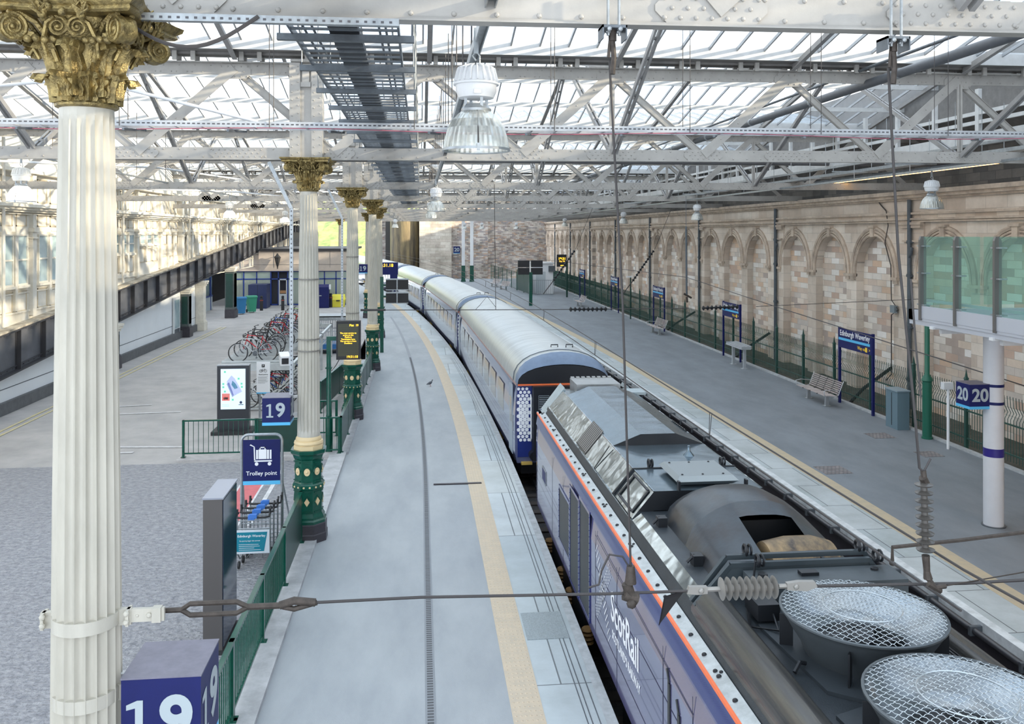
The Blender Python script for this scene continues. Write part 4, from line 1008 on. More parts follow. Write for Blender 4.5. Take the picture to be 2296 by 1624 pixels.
b.loft([[p for p in cowl(y,.86,.45,cz(y))[10:]] for y in (10.45,9.3)], closed=False)
b.loft([[p for p in cowl(y,.86,.45,cz(y))[5:11]] for y in (10.45,10.15)], closed=False)
b.build('cowl_cheeks', EXH, cw, 60)
b = MB(); b.box(-.60,.76,9.32,10.40,2.445,2.47); b.box(-.5,.7,10.38,10.42,2.46,2.75); b.build('dark_mouth', BLK, cw)
b = MB(); b.lathe([(.22,-.40),(.35,-.34),(.40,-.05),(.40,.25),(.34,.46),(.2,.52)],32,(.28,9.66,2.38),axis='x'); b.build('rusty_barrel', RUST, cw, 50)
for x, y in ((-.80,9.85),(-.84,11.2),(.85,11.0)):
    b = MB(); b.box(x-.06,x+.06,y-.07,y+.07,2.44,2.56); b.tube([(x-.12,y,2.47),(x-.04,y,2.55),(x+.05,y,2.52)],.018,6); b.build('cowl_clamp', BLK, cw)
b = MB(); b.box(-.98,.98,YN,11.8,2.30,2.44); b.build('lower_deck', DECKD, lo)
b = MB()
for s in (-1,1): side(b,1.10,2.33,.98,2.44,9.0,11.8,s)
b.build('slope_edges', SLOPE, lo)
# frame across the roof and equipment box
b = MB()
for y, z in ((9.10,2.80),(8.98,2.76)):
    b.beam((-.72,y,z),(.84,y,z),.05,.05); b.beam((-.72,y,z),(-1.12,y-.05,2.36),.05,.05); b.beam((.84,y,z),(1.12,y-.05,2.36),.05,.05)
b.add([(-.72,8.97,2.76),(.84,8.97,2.76),(1.12,8.93,2.36),(-1.12,8.93,2.36)],[(0,1,2,3)])
b.build('roof_frame', mat('frame_slate', (.05,.065,.075), .4, .3), lo)
b = MB(); b.box(-.60,1.02,8.52,8.92,2.44,2.70); b.box(-.60,1.02,8.52,8.92,2.70,2.72); eb = b.build('equipment_box', mat('box_slate', (.075,.09,.10), .45, .3, vary=.2), lo)
b = MB(); b.box(-.05,.14,8.70,8.80,2.72,2.755); b.lathe([(.05,2.72),(.05,2.75)],10,(-.45,8.75,0)); b.lathe([(.04,2.72),(.04,2.74)],10,(.8,8.8,0)); b.build('box_fittings', BLK, eb)
# rounded shoulders of the fan section
b = MB()
for s in (-1,1):
    pr = [(1.14,2.26),(1.14,2.36),(1.11,2.45),(1.05,2.53),(.97,2.57),(.90,2.57),(.86,2.54),(.85,2.44)]
    ring = [[(s*x,y,z) for x, z in pr] for y in (YN,8.85,9.0)]
    ring[2] = [(s*x, 9.0, 2.30+(z-2.30)*.5) for x, z in pr]
    b.loft(ring if s < 0 else [r[::-1] for r in ring], closed=False)
b.build('roof_shoulder', SHLD, lo, 50)
b = MB(); pts = [(-.80,5.1),(.80,5.1),(.80,8.3),(.52,8.68),(-.50,8.68),(-.80,8.3),(-.80,8.0)]
b.prism([(-.62,6.95),(-.30,6.72),(.30,6.72),(.62,6.95),(.72,8.2),(.45,8.55),(-.45,8.55),(-.72,8.2)],2.44,2.475,'z'); b.prism([(-.62,5.40),(-.30,5.17),(.30,5.17),(.62,5.40),(.72,6.6),(.45,6.7),(-.45,6.7),(-.72,6.6)],2.44,2.47,'z'); b.build('fan_plinths', mat('plinth_slate', (.045,.055,.065), .5, .2), lo)
# cooling fans
FG = mat('fan_bell_metal', (.40,.44,.47), .25, .85, col2=(.22,.24,.26), vscale=1.4); GR = mat('bright_grille_wire', (.52,.57,.60), .35, .6)
def fan(y, near=False):
    b = MB(); cx_ = .0
    n = 48
    b.lathe([(.50,2.44),(.54,2.56),(.63,2.70),(.69,2.80),(.705,2.83),(.725,2.845),(.725,2.86),(.705,2.865),(.69,2.85)], n, (cx_,y,0), caps=False); ring = b.build('fan_ring', mat('fan_ring_grey', (.10,.115,.125), .4, .5) if 'fan_ring_grey' not in bpy.data.materials else bpy.data.materials['fan_ring_grey'], lo, 40)
    b = MB(); prof = [(.69,2.845),(.64,2.80),(.56,2.745),(.47,2.70),(.40,2.655),(.37,2.60),(.365,2.50)]; rings_ = [[(cx_+r*math.cos(2*PI*k/n), y+r*math.sin(2*PI*k/n), z) for k in range(n)] for r, z in prof]
    b.loft(rings_, caps=False); b.build('fan_bell', FG, ring, 60)
    b = MB(); b.lathe([(.12,2.50),(.12,2.62),(.09,2.65),(.0,2.66)],20,(cx_,y,0))
    for k in range(7):
        a = 2*PI*k/7; c, s = math.cos(a), math.sin(a); t = Vector((-s,c,0)); d = Vector((c,s,0)); o = Vector((cx_,y,2.57))
        vs = [o+d*.11-t*.05+Vector((0,0,.02)), o+d*.11+t*.05-Vector((0,0,.03)), o+d*.35+t*.11-Vector((0,0,.02)), o+d*.35-t*.07+Vector((0,0,.03))]
        b.add([tuple(q) for q in vs],[(0,1,2,3)])
        b.add([tuple(q-Vector((0,0,.006))) for q in vs],[(3,2,1,0)])
    b.build('fan_blades', BLK, ring)
    b = MB(); b.lathe([(.36,2.50),(.36,2.505)],32,(cx_,y,0)); b.build('fan_floor', BLK, ring)
    b = MB(); R = .70; st_ = .057; m_ = int(R/st_)
    ca, sa = math.cos(.42), math.sin(.42)
    for ax in (0,1):
        for i in range(-m_, m_+1):
            o = i*st_; h = math.sqrt(max(0, R*R-o*o))
            if h < .06: continue
            pts = []; nn = max(4, int(h/.026)*2)
            for k in range(nn+1):
                t_ = -h+2*h*k/nn; px, py = (t_, o) if ax == 0 else (o, t_)
                z = 2.862+.045*(1-(px*px+py*py)/(R*R))+(.004 if k % 2 == ax else -.004)
                pts.append((cx_+px*ca-py*sa, y+px*sa+py*ca, z))
            b.tube(pts,.0030,4,caps=False)
    b.tube([(cx_+.34*math.cos(k*PI/16), y+.34*math.sin(k*PI/16), 2.905) for k in range(32)],.006,4,closed=True)
    b.build('grille', GR, ring)
    for a in (-2.2,-1.2,-.4,.6,1.8,2.8):
        b = MB(); c, s = math.cos(a), math.sin(a); b.beam((cx_+.66*c,y+.66*s,2.46),(cx_+.66*c,y+.66*s,2.76),.015,.12,(c,s,0)); b.build('fan_bracket', BLK, ring)
    b = MB(); b.box(-.30,.05,y-.78,y-.74,2.47,2.56); b.tube([(-.75,y-.25,2.46),(-.68,y-.2,2.52),(-.62,y-.18,2.5)],.02,6); b.build('cable_box', BLK, ring)
for y in (7.55,6.02,4.5): fan(y)
b = MB()
for k in range(4): b.tube([(.78+k*.035,YN,2.47),(.78+k*.035,8.4,2.47)],.012,5)
b.build('roof_cables', BLK, lo)
b = MB(); b.tube([(-.95,6.35,2.45),(-.90,6.2,2.50),(-.85,6.15,2.52),(-.70,6.05,2.60)],.012,5); b.tube([(-.55,8.8,2.6),(-.7,8.55,2.50),(-.8,8.2,2.46),(-.6,8.0,2.5),(-.55,8.3,2.6)],.014,5); b.tube([(-.55,8.7,2.9),(-.56,8.72,2.72)],.012,5); b.build('loose_cables', BLK, lo)
b = MB(); b.box(-.72,-.5,8.2,8.55,2.5,2.66); b.build('cable_gland', BLK, lo)
# side details (left side faces the near platform)
X = -1.362
b = MB()
for y0,y1,z0,z1 in ((13.45,14.26,.24,1.88),(14.40,15.20,.20,1.80),(15.32,16.42,.50,1.45)):
    b.box(X-.006,X,y0,y1,z0,z1)
vent = b.build('side_grille', BLK, body)
b = MB()
for y0,y1,z0,z1 in ((13.45,14.26,.24,1.88),(14.40,15.20,.20,1.80),(15.32,16.42,.50,1.45)):
    for a0,a1,c0,c1 in ((y0-.05,y0,z0-.05,z1+.05),(y1,y1+.05,z0-.05,z1+.05),(y0,y1,z0-.05,z0),(y0,y1,z1,z1+.05)): b.box(X-.014,X,a0,a1,c0,c1)
    k = 0; z = z0
    while z < z1: b.dome((X-.014,y0-.025,z),(-1,0,0),.008); b.dome((X-.014,y1+.025,z),(-1,0,0),.008); z += .1
b.build('grille_frame', LBD, body)
b = MB(); b.box(X-.012,X,18.2,18.75,.95,1.25); npl = b.build('nameplate', STEEL, body); b = MB(); b.box(X-.016,X-.012,18.24,18.71,.98,1.22); b.build('nameplate_field', NAVY, npl)
JN = mat('panel_joint', (.02,.02,.05), .5)
b = MB()
for y in (17.35,16.0,13.0,11.55,9.3,8.25): b.box(X-.002,X,y-.006,y+.006,.12,1.78)
for z in (.5,1.25): b.box(X-.002,X,4,13,z-.004,z+.004)
b.beam((X,8.25,1.6),(X,13.0,1.72),.004,.008); b.build('panel_joints', JN, body)
b = MB()
for y,z0,z1 in ((9.05,.35,1.5),(8.7,.35,1.35)): b.box(X-.01,X,y-.04,y+.04,z0,z1); b.beam((X-.005,y,z1),(X-.005,y+.08,z1+.12),.01,.05)
b.build('handrail_recess', BLK, body)
b = MB(); b.box(X-.008,X,7.35,7.95,.5,1.55); vg = b.build('mesh_vent', BLK, body); b = MB()
for i in range(20): b.box(X-.012,X-.008,7.37+i*.029,7.38+i*.029,.52,1.53)
b.build('vent_mesh', STEEL, vg)
M = face((X-.004,11.12,1.12),(0,-1,0),(0,0,1)); b = MB(); text(b,'ScotRail',.56,M,0,.014,depth=.003,squeeze=.86); text(b,'SCOTLAND\u2019S RAILWAY',.17,face((X-.004,11.05,.76),(0,-1,0),(0,0,1)),0,.008,squeeze=.86)
lg = b.build('lettering', WHITE, body)
b = MB()   # dotted diagonal cross emblem
for i in range(15):
    for k in range(5):
        for s in (-1,1):
            f = (i-7)*.075; g = (k-2)*.045; y = 12.45-s*f*.85+g*.7; z = 1.08+f*.9+s*g*.7; r = .019*(1-.045*abs(i-7))+.002
            b.add([tuple((X-.004,y+r*math.cos(a*PI/3),z+r*math.sin(a*PI/3))) for a in range(6)],[(0,1,2,3,4,5)])
b.build('emblem', WHITE, body)
# underframe and bogies
b = MB(); b.box(-1.2,1.2,1.2,19.8,-.25,.02); b.box(-1.1,1.1,8.2,12.3,-.8,-.2)
for y in (4.6,16.3): b.box(-1.25,1.25,y-1.8,y+1.8,-.55,-.15)
b.build('underframe', BLK, lo)
for y in (3.3,5.9,15.0,17.6):
    for s in (-1,1): MB().tube([(s*.66,y,-.36),(s*.80,y,-.36)],.48,20).build('wheel', DSTEEL, lo)
b = MB()
for z in range(4): b.lathe([(.09,z*.07),(.11,z*.07+.02),(.09,z*.07+.05)],10,(0,0,0))
for sx in (-1.25,): repeat('spring', b, mat('dull_orange_spring', (.30,.17,.06), .6), lo, [(sx,y,-.5) for y in (14.2,15.8,16.8,18.4,3.0,4.0,5.2,6.6)])
# ---------------------------------------------------------------- carriages
CS = mat('carriage_blue_gloss', (.15,.17,.30), .14, .2, coat=.6, col2=(.11,.12,.25), vscale=2, spec=.8)
CRF = mat('carriage_roof_grey', (.62,.65,.65), .33, .45, col2=(.44,.47,.47), vscale=1.6, stretch=(.5,5,.5), bump=.25, bscale=5)
CEB = mat('carriage_end_blue', (.15,.21,.31), .35, vary=.2); CWN = mat('tinted_window', (.30,.26,.22), .06, .3)
NV = mat('carriage_navy', (.015,.03,.18), .35)
def make_coach(L=22.0):
    t = thing('railway_carriage','carriage','railway carriage')
    n = 14
    def sect(k, zt, y, w=1.37):
        lower = [(-w+.06,-.12),(-w,.15),(-w,1.2),(-w+.03,1.75),(-w+.07,2.06)]
        return [(x*k,y,z) for x,z in lower]+[(-x*k,y,z) for x,z in lower[::-1]]
    b = MB(); b.loft([sect(1,0,.12),sect(1,0,L-.12)]); bd = b.build('body', CS, t)
    def roof(y, zt, w=1.33, ze=2.06): return [(-w*math.cos(PI*i/n), y, ze+(zt-ze)*math.sin(PI*i/n)**.8) for i in range(n+1)]
    b = MB(); b.loft([roof(.42,2.93),roof(L-.42,2.93)], closed=False); b.build('roof', CRF, t, 60)
    for y0,y1,y2 in ((.42,.2,.06),(L-.42,L-.2,L-.06)):
        b = MB(); r = [roof(y0,2.93),roof(y1,2.84),roof(y2,2.62,1.31)]
        b.loft(r if y0 > 5 else [q for q in r], closed=False); b.build('roof_end', CEB, t, 60)
        b = MB(); rr = roof(y2,2.60,1.30); b.add(rr,[tuple(range(len(rr)))]); b.build('end_panel', BLK, t)
    b = MB()
    for s in (-1,1): b.beam((s*1.335,.1,2.07),(s*1.335,L-.1,2.07),.03,.05)
    for y in (.04,L-.04): b.beam((-1.3,y,2.07),(1.3,y,2.07),.04,.04,mi=1)
    b.build('gutter', [mat('gutter_dull_red', (.33,.22,.20), .5) if 'gutter_dull_red' not in bpy.data.materials else bpy.data.materials['gutter_dull_red'], ORG], bd)
    for side_ in (-1,1):
        for i in range(8):
            y = 2.7+i*(L-5.4-1.45)/7; b = MB(); b.box(min(side_*1.375,side_*1.36),max(side_*1.375,side_*1.36),y,y+1.45,.82,1.66); wn = b.build('window', CWN, bd)
        for y in (.6,L-1.35):
            b = MB(); b.box(min(side_*1.378,side_*1.36),max(side_*1.378,side_*1.36),y,y+.75,.02,1.98); dd = b.build('door', mat('door_pale_blue', (.28,.33,.40), .3) if 'door_pale_blue' not in bpy.data.materials else bpy.data.materials['door_pale_blue'], bd)
            b = MB(); b.box(min(side_*1.385,side_*1.37),max(side_*1.385,side_*1.37),y+.2,y+.55,.9,1.6); b.build('door_window', CWN, dd) if False else b.build('door_window', CWN, bd)
            MB().box(min(side_*1.39,side_*1.37),max(side_*1.39,side_*1.37),y-.12,y-.04,.7,1.15).build('handrail', STEEL, bd)
    b = MB()
    for y in (.11,L-.11): b.box(-1.30,1.30,y-.012,y+.012,.05,2.0)
    b.build('end_wall', NV, bd)
    b = MB()
    for y, s in ((.095,-1),(L-.095,1)):
        for i in range(17):
            for k in range(4):
                for sx in (-1,1):
                    r = .040+.018*math.sin(PI*(i+1)/18); x = sx*(1.27-k*.115-(i % 2)*.057); z = 1.95-i*.095
                    if z < .45 or abs(x) < .98: continue
                    vs = [(x+r*math.cos(a*PI/5),y,z+r*math.sin(a*PI/5)) for a in range(10)]; b.add(vs,[tuple(range(10)) if s < 0 else tuple(range(10))[::-1]])
    b.build('end_dots', WHITE, bd)
    b = MB(); b.box(-.9,.9,-.22,.12,.0,2.05); b.box(-.9,.9,L-.12,L+.22,.0,2.05)
    gw = b.build('gangway', BLK, t)
    b = MB(); M = face((-.62,-.225,1.25),(1,0,0),(0,0,1)); text(b,'C',.26,M,0,.02)
    for q in range(7): b.box(-.74,-.48,-.226,-.223,1.45+q*.05,1.463+q*.05)
    b.box(-.76,-.46,-.228,-.224,1.42,1.43); b.box(-.76,-.46,-.228,-.224,1.80,1.81); b.box(-.76,-.755,-.228,-.224,1.42,1.81); b.box(-.465,-.46,-.228,-.224,1.42,1.81)
    b.build('gangway_lettering', SILVL, gw)
    b = MB(); b.tube([(-.94,.05,.5),(-.94,-.06,.6),(-.94,-.06,1.7),(-.94,.05,1.8)],.02,6); b.tube([(.94,.05,.5),(.94,-.06,.6),(.94,-.06,1.7),(.94,.05,1.8)],.02,6); b.build('end_handrail', WHT, bd)
    b = MB(); b.box(-1.15,1.15,.4,L-.4,-.5,-.12); 
    for y in (3,L-3): b.box(-1.2,1.2,y-1.5,y+1.5,-.75,-.4)
    b.box(-1.2,-.9,.0,.35,-.15,-.08,1); b.box(-1.25,-.95,4.2,4.7,-.45,-.2,1); b.box(-1.25,-.95,L-5,L-4.3,-.45,-.2,1)
    b.build('underframe', [BLK, mat('amber_step', (.62,.42,.10), .5)], t)
    for y in (1.9,4.1,L-4.1,L-1.9):
        for s in (-1,1): MB().tube([(s*.68,y,-.42),(s*.80,y,-.42)],.44,18).build('wheel', DSTEEL, t)
    for y in (-.02,L+.02):
        for s in (-1,1): MB().tube([(s*.87,y-.15,.12),(s*.87,y+.15,.12)],.13,10).build('buffer', BLK, t)
    b = MB(); 
    for dx in (0,.45): b.tube([(-.1+dx,1.5,2.9),(-.1+dx,1.48,2.99),(.1+dx,1.48,2.99),(.1+dx,1.5,2.9)],.018,5)
    b.build('roof_handles', BLK, t)
    b = MB()
    for y in (.75,L-.75):
        r = roof(y,2.95,1.345); b.tube(r,.014,5)
    b.build('roof_seams', DSTEEL, t)
    return t
co = make_coach(); ys = [(24.05,46.2),(46.7,69.4),(69.9,92.6),(93.1,115.8),(116.3,139)]
cl = ['first carriage, coupled behind the locomotive, its dotted navy end in view','second carriage behind the locomotive','third carriage behind the locomotive, beside the black screen boards','fourth carriage behind the locomotive, on the curve','fifth and farthest carriage, on the curve before the stained wall']
for i, ((a, bb), l) in enumerate(zip(ys, cl)):
    xa, xb = cen(a), cen(bb); L_ = math.hypot(xb-xa, bb-a); rz = -math.atan2(xb-xa, bb-a)
    o = co if i == 0 else dup(co, (xa,a,0), l, rz)
    o.location = (xa,a,0); o.rotation_euler[2] = rz; o['label'] = l; o['group'] = 'train carriages'
# ---------------------------------------------------------------- things on the left
def cube_sign(x0, y0, z1, num, lab, s=.53, h=.50, bracket=None):
    t = thing('platform_number_sign', lab, 'sign', (x0, y0, z1-h-.06))
    b = MB(); b.box(0,s,0,s,.06,h+.06-.012); b.build('box', NAVY, t)
    MB().box(-.004,s+.004,-.004,s+.004,h+.048,h+.06).build('lid', NAVYTOP, t)
    MB().box(0,s,0,s,0,.06).build('stripe', SKYB, t)
    b = MB()
    for M in (face((s/2,-.003,.06+h*.47),(1,0,0),(0,0,1)), face((s+.003,s/2,.06+h*.47),(0,1,0),(0,0,1)), face((-.003,s/2,.06+h*.47),(0,-1,0),(0,0,1))):
        if num == '19':
            k = h*.27; b.M = M   # a one with a flag and a slab foot, as on the sign
            b.prism([(-1.42*k,-k),(-.42*k,-k),(-.42*k,-.76*k),(-.74*k,-.76*k),(-.74*k,k),(-.98*k,k),(-1.42*k,.82*k),(-1.42*k,.60*k),(-1.06*k,.68*k),(-1.06*k,-.76*k),(-1.42*k,-.76*k)], 0, .002, 'z'); b.M = None
            text(b,'9',h*.76,M @ Matrix.Translation((.62*k,0,0)),0,.03)
        else: text(b,num,h*.78,M,0,.03)
    b.build('numerals', SILVL, t)
    if bracket:
        b = MB(); (bx, by) = bracket
        for z in (.08,h-.06): b.beam((s/2,s/2,z+.06),(bx,by,z+.06),.05,.05)
        b.build('bracket', LAMPM, t)
    return t
cube_sign(-2.04,6.2,3.25,'19','large navy platform 19 cube sign on the nearest column, at bottom left',.53,.60,(-.22,.1))
cube_sign(-3.16,17.85,3.0,'19','navy platform 19 cube sign beside the second column',.55,.50,(.7,.45))
cube_sign(-4.55,65.2,4.0,'19','small far navy platform 19 sign on the distant column',.62,.62,(.85,.3))
# clamps on the nearest column
def clamp(z, lab, ears):
    t = thing('column_clamp', lab, 'clamp', (-2.3,6.3,z)); b = MB(); b.lathe([(.206,-.045),(.222,-.045),(.222,.045),(.206,.045)],40); b.build('band', PAINTW, t, 40)
    b = MB()
    for s in ears:
        b.box(min(s*.21,s*.30),max(s*.21,s*.30),-.02,.02,-.06,.05); b.box(min(s*.27,s*.29),max(s*.27,s*.29),-.05,.05,-.06,.05)
        for dz in (-.03,.03): b.dome((s*.275,-.05,dz),(0,-1,0),.022)
    b.build('lug', PAINTW, t); return t
cl1 = clamp(3.64,'thick cream clamp on the nearest column holding the span wire',(-1,1))
b = MB(); b.box(.28,.52,-.015,.015,-.045,.045); b.dome((.34,-.015,.0),(0,-1,0),.012); b.dome((.42,-.015,.0),(0,-1,0),.022); b.box(.44,.5,-.03,.03,-.05,.05); b.build('anchor_plate', PAINTW, cl1)
clamp(3.12,'thin cream clamp low on the nearest column behind the cube sign',(1,))
clamp(2.62,'lowest cream clamp on the nearest column, hidden behind the cube sign',(1,))
# railings
def railing(p, q, lab, h=1.1, bar=.10, panel=None, posts=1.9, m=GREEN, kerb=.07, group=None):
    p = Vector((p[0],p[1],0)); q = Vector((q[0],q[1],0)); L = (q-p).length; a = math.atan2(q.y-p.y, q.x-p.x)
    t = thing('railing', lab, 'railing', p, a, group)
    b = MB(); b.box(-.03,L+.03,-.035,.035,h-.04,h); b.build('handrail', m, t)
    MB().box(0,L,-.015,.015,kerb+.08,kerb+.12).build('bottom_rail', m, t)
    n = max(1, round(L/posts))
    for i in range(n+1):
        b = MB(); x = L*i/n; b.box(x-.03,x+.03,-.03,.03,kerb,h); b.box(x-.06,x+.06,-.07,.07,kerb,kerb+.015); b.build('post', m, t)
    if panel != 'all':
        b = MB(); x = bar; 
        while x < L-.02: b.box(x-.007,x+.007,-.007,.007,kerb+.1,h-.02); x += bar
        o = b.build('bars', m, t); o['kind'] = 'stuff' if L/bar > 100 else 'thing'; del o['kind']
    if panel:
        x0, x1 = (0, L) if panel == 'all' else panel
        b = MB(); b.box(x0,x1,-.022,-.012,kerb+.1,h-.05); b.build('panel', GREEND, t)
    return t
railing((-2.40,6.85),(-2.40,11.4),'nearest green platform railing, running behind the big cube sign')
railing((-2.40,11.45),(-2.40,17.85),'long green platform railing ending at the second column pedestal', panel=(4.3,6.35))
railing((-6.56,25.0),(-4.6,25.0),'open green railing standing across the forecourt before the map kiosk', bar=.135)
railing((-4.55,25.0),(-3.25,25.0),'green panelled railing behind the second platform 19 cube', panel='all')
railing((-3.2,25.0),(-2.3,25.0),'short green railing end, right of the second column', bar=.12)
railing((-2.25,25.1),(-2.25,29.5),'green mesh-panelled railing running up to the third column', panel='all')
railing((-2.25,30.4),(-2.20,40.0),'green panelled railing between the third and fourth columns', panel='all')
railing((-3.5,31.0),(-3.0,36.5),'green railing along the left of the third column, behind the screen', panel='all', kerb=0)
railing((-3.6,27.5),(-2.6,27.5),'short dark railing behind the green screen post', bar=.12, kerb=0)
# departures screen on its green post
t = thing('departures_screen','black departures screen with orange text on a green post','screen',(-2.62,25.35,0))
b = MB(); b.lathe([(.10,0),(.10,1.0),(.07,1.1),(.06,3.28)],12); b.build('post', GREEN, t, 40); b = MB(); b.box(-.06,.5,-.05,.05,3.22,3.34); b.box(-.09,.09,-.09,.09,2.42,2.46); b.box(-.06,.06,-.06,.06,1.0,3.3); b.build('arm', GREEN, t)
sb = MB().box(.22,.90,-.12,.16,2.68,3.78).build('casing', BLACK, t); MB().box(.27,.85,-.125,-.12,2.78,3.70).build('display', mat('display_olive', (.055,.055,.03), .3), sb)
b = MB()
for i in range(15): b.box(.30,.82,-.127,-.125,2.88+i*.055,2.884+i*.055)
b.build('display_lines', BLACK, sb)
OT = mat('orange_led', (1.0,.55,.03), .5, emit=1.8)
b = MB(); yy = -.13
text(b,'Plat  19',.085,face((.72,yy,3.66),(1,0,0),(0,0,1)),0,.012)
for i, l in enumerate(('The next service to','arrive at this','Platform','Terminates here.','The service is from','Dunblane')): text(b,l,.058,face((.56,yy,3.44-i*.058),(1,0,0),(0,0,1)),0,.012)
text(b,'19:31:18',.095,face((.67,yy,2.76),(1,0,0),(0,0,1)),0,.015); b.build('led_text', OT, sb)
MB().tube([(.02,0,2.5),(.08,.02,2.35),(.2,.02,2.5),(.3,.03,2.68)],.012,6).build('cable', BLACK, t)
# trolley point sign
t = thing('trolley_point_sign','navy Trolley point sign in a steel hoop stand','sign',(-3.27,18.45,0))
b = MB(); r_ = .14; pts = [(-.41,0,.0),(-.41,0,1.99)]+[(-.41+r_-r_*math.cos(a*PI/12),0,1.99+r_*math.sin(a*PI/12)) for a in range(7)]+[(.41-r_+r_*math.sin(a*PI/12),0,1.99+r_*math.cos(a*PI/12)) for a in range(7)]+[(.41,0,1.99),(.41,0,0)]
b.tube(pts,.03,8); b.tube([(.39,0,1.3),(.52,.55,.0)],.02,6); b.tube([(-.39,0,1.3),(-.45,.55,.0)],.02,6); b.box(-.5,-.3,-.1,.1,0,.03); b.box(.3,.5,-.1,.1,0,.03); b.build('hoop', STEEL, t, 50)
sp = MB().box(-.375,.375,-.035,-.015,1.18,2.03).build('sign_panel', NAVY, t); MB().box(-.375,.375,-.038,-.012,1.10,1.18).build('stripe', SKYB, sp)
b = MB(); y = -.04; text(b,'Trolley point',.118,face((0,y,1.335),(1,0,0),(0,0,1)),0,.01)
def pic(pts): b.prism([(p[0],p[1]) for p in pts],y+.004,y,'y')
pic([(-.24,1.92),(-.22,1.94),(-.14,1.89),(-.135,1.87),(-.16,1.885)]); pic([(-.16,1.885),(-.135,1.885),(-.125,1.60),(-.15,1.58)]); pic([(-.15,1.575),(-.15,1.605),(.21,1.605),(.21,1.575)])
for x0,x1 in ((-.11,-.07),(-.05,.09),(.11,.15),(.165,.2)): 
    if x0 == -.05: pic([(-.06,1.63),(.10,1.63),(.10,1.83),(-.06,1.83)])
    else: pic([(x0,1.63),(x1,1.63),(x1,1.82),(x0,1.82)])
for a0,a1,c0,c1 in ((-.04,-.02,1.83,1.88),(.06,.08,1.83,1.88),(-.04,.08,1.86,1.88)): pic([(a0,c0),(a1,c0),(a1,c1),(a0,c1)])
for x in (-.10,.16): pic([(x+.037*math.cos(a*PI/8),1.53+.037*math.sin(a*PI/8)) for a in range(16)])
b.build('pictogram', WHITE, sp)
# luggage trolleys
TBL = mat('trolley_blue_handle', (.05,.18,.55), .4); TEAL = mat('teal_advert', (.0,.20,.28), .4)
def trolley():
    t = thing('luggage_trolley','trolley','luggage trolley')
    b = MB(); w_ = .30
    for s in (-1,1): b.tube([(s*w_,.85,.10),(s*w_*.9,.1,.16),(s*w_,-.02,.30),(s*w_,.0,1.02)],.016,6)
    b.tube([(-w_,.0,.30),(w_,.0,.30)],.014,6); b.tube([(-w_,.0,.55),(w_,.0,.55)],.012,6); b.tube([(-w_,.0,.75),(w_,.0,.75)],.012,6)
    for x in (-.15,0,.15): b.tube([(x,.85,.11),(x,.1,.16),(x,.0,.30),(x,.0,.95)],.008,5)
    b.tube([(-w_,.85,.10),(w_,.85,.10)],.014,6); b.tube([(-w_,.0,.9),(w_,.0,.9)],.01,6); b.build('frame', STEEL, t, 50)
    b = MB(); b.tube([(-w_,.1,1.02),(-w_,.0,1.04),(-w_,-.10,1.0),(-w_+.08,-.14,1.0),(w_-.08,-.14,1.0),(w_,-.10,1.0),(w_,.0,1.04),(w_,.1,1.14)],.02,8); b.tube([(-w_,.0,1.02),(-w_,.0,1.12)],.022,6); b.tube([(w_,.0,1.02),(w_,.0,1.12)],.022,6); b.build('push_bar', BLACK, t, 50)
    b = MB(); b.box(-.07,.05,-.19,-.09,.97,1.05); b.box(-.04,.09,-.20,-.12,1.0,1.07); b.build('coin_lock', TBL, t)
    for x, y in ((-.27,.0),(.27,.0),(-.2,.75),(.2,.75)): b = MB(); b.lathe([(.07,-.018),(.07,.018)],14,(x,y,.075),axis='x'); b.build('wheel', BLACK, t)
    return t
t1 = trolley(); t1.location = (-3.12,16.75,0)
t1['label'] = 'front luggage trolley of the nested row, carrying the teal advert board'; t1['group'] = 'nested luggage trolleys'
for i, l in enumerate(('second luggage trolley in the nested row below the trolley point sign','third luggage trolley in the nested row below the trolley point sign','rearmost luggage trolley of the nested row')): dup(t1,(-3.10+.03*i,17.05+.27*i,0),l)
b = MB(); b.box(-.34,.30,-.05,-.035,.30,.74); bd_ = b.build('advert_board', mat('advert_pale_border', (.62,.68,.72), .4), t1)
b = MB(); b.prism([(-.30,.34),(.20,.34),(.26,.70),(-.30,.70)],-.054,-.05); b.build('advert_panel', TEAL, bd_)
b = MB(); text(b,'Edinburgh Waverley',.062,face((-.03,-.056,.63),(1,0,0),(0,0,1)),0,.008); text(b,'Re-opening bigger this summer',.03,face((-.06,-.056,.54),(1,0,0),(0,0,1)),0,.004)
for i,w_ in enumerate((.36,.38,.28,.40)): b.box(-.26,-.26+w_,-.056,-.055,.47-i*.034,.476-i*.034)
b.build('advert_lettering', WHITE, bd_)
# tall slim totem
t = thing('advertising_totem','tall slim grey totem standing between the big column and the railing','totem',(-3.23,13.38,0))
b = MB(); b.box(0,.28,0,1.0,.06,2.32); b.build('casing', mat('totem_bronze_grey', (.13,.12,.115), .35, .5), t)
MB().box(.28,.292,.03,.97,.1,2.29).build('side_screen', mat('totem_glass', (.02,.035,.07), .08, spec=.8), t); MB().box(-.01,.30,-.01,1.01,2.32,2.345).build('top_cap', mat('totem_top', (.34,.36,.42), .35, .3), t); MB().box(-.03,.31,-.03,1.03,0,.06).build('foot', BLACK, t)
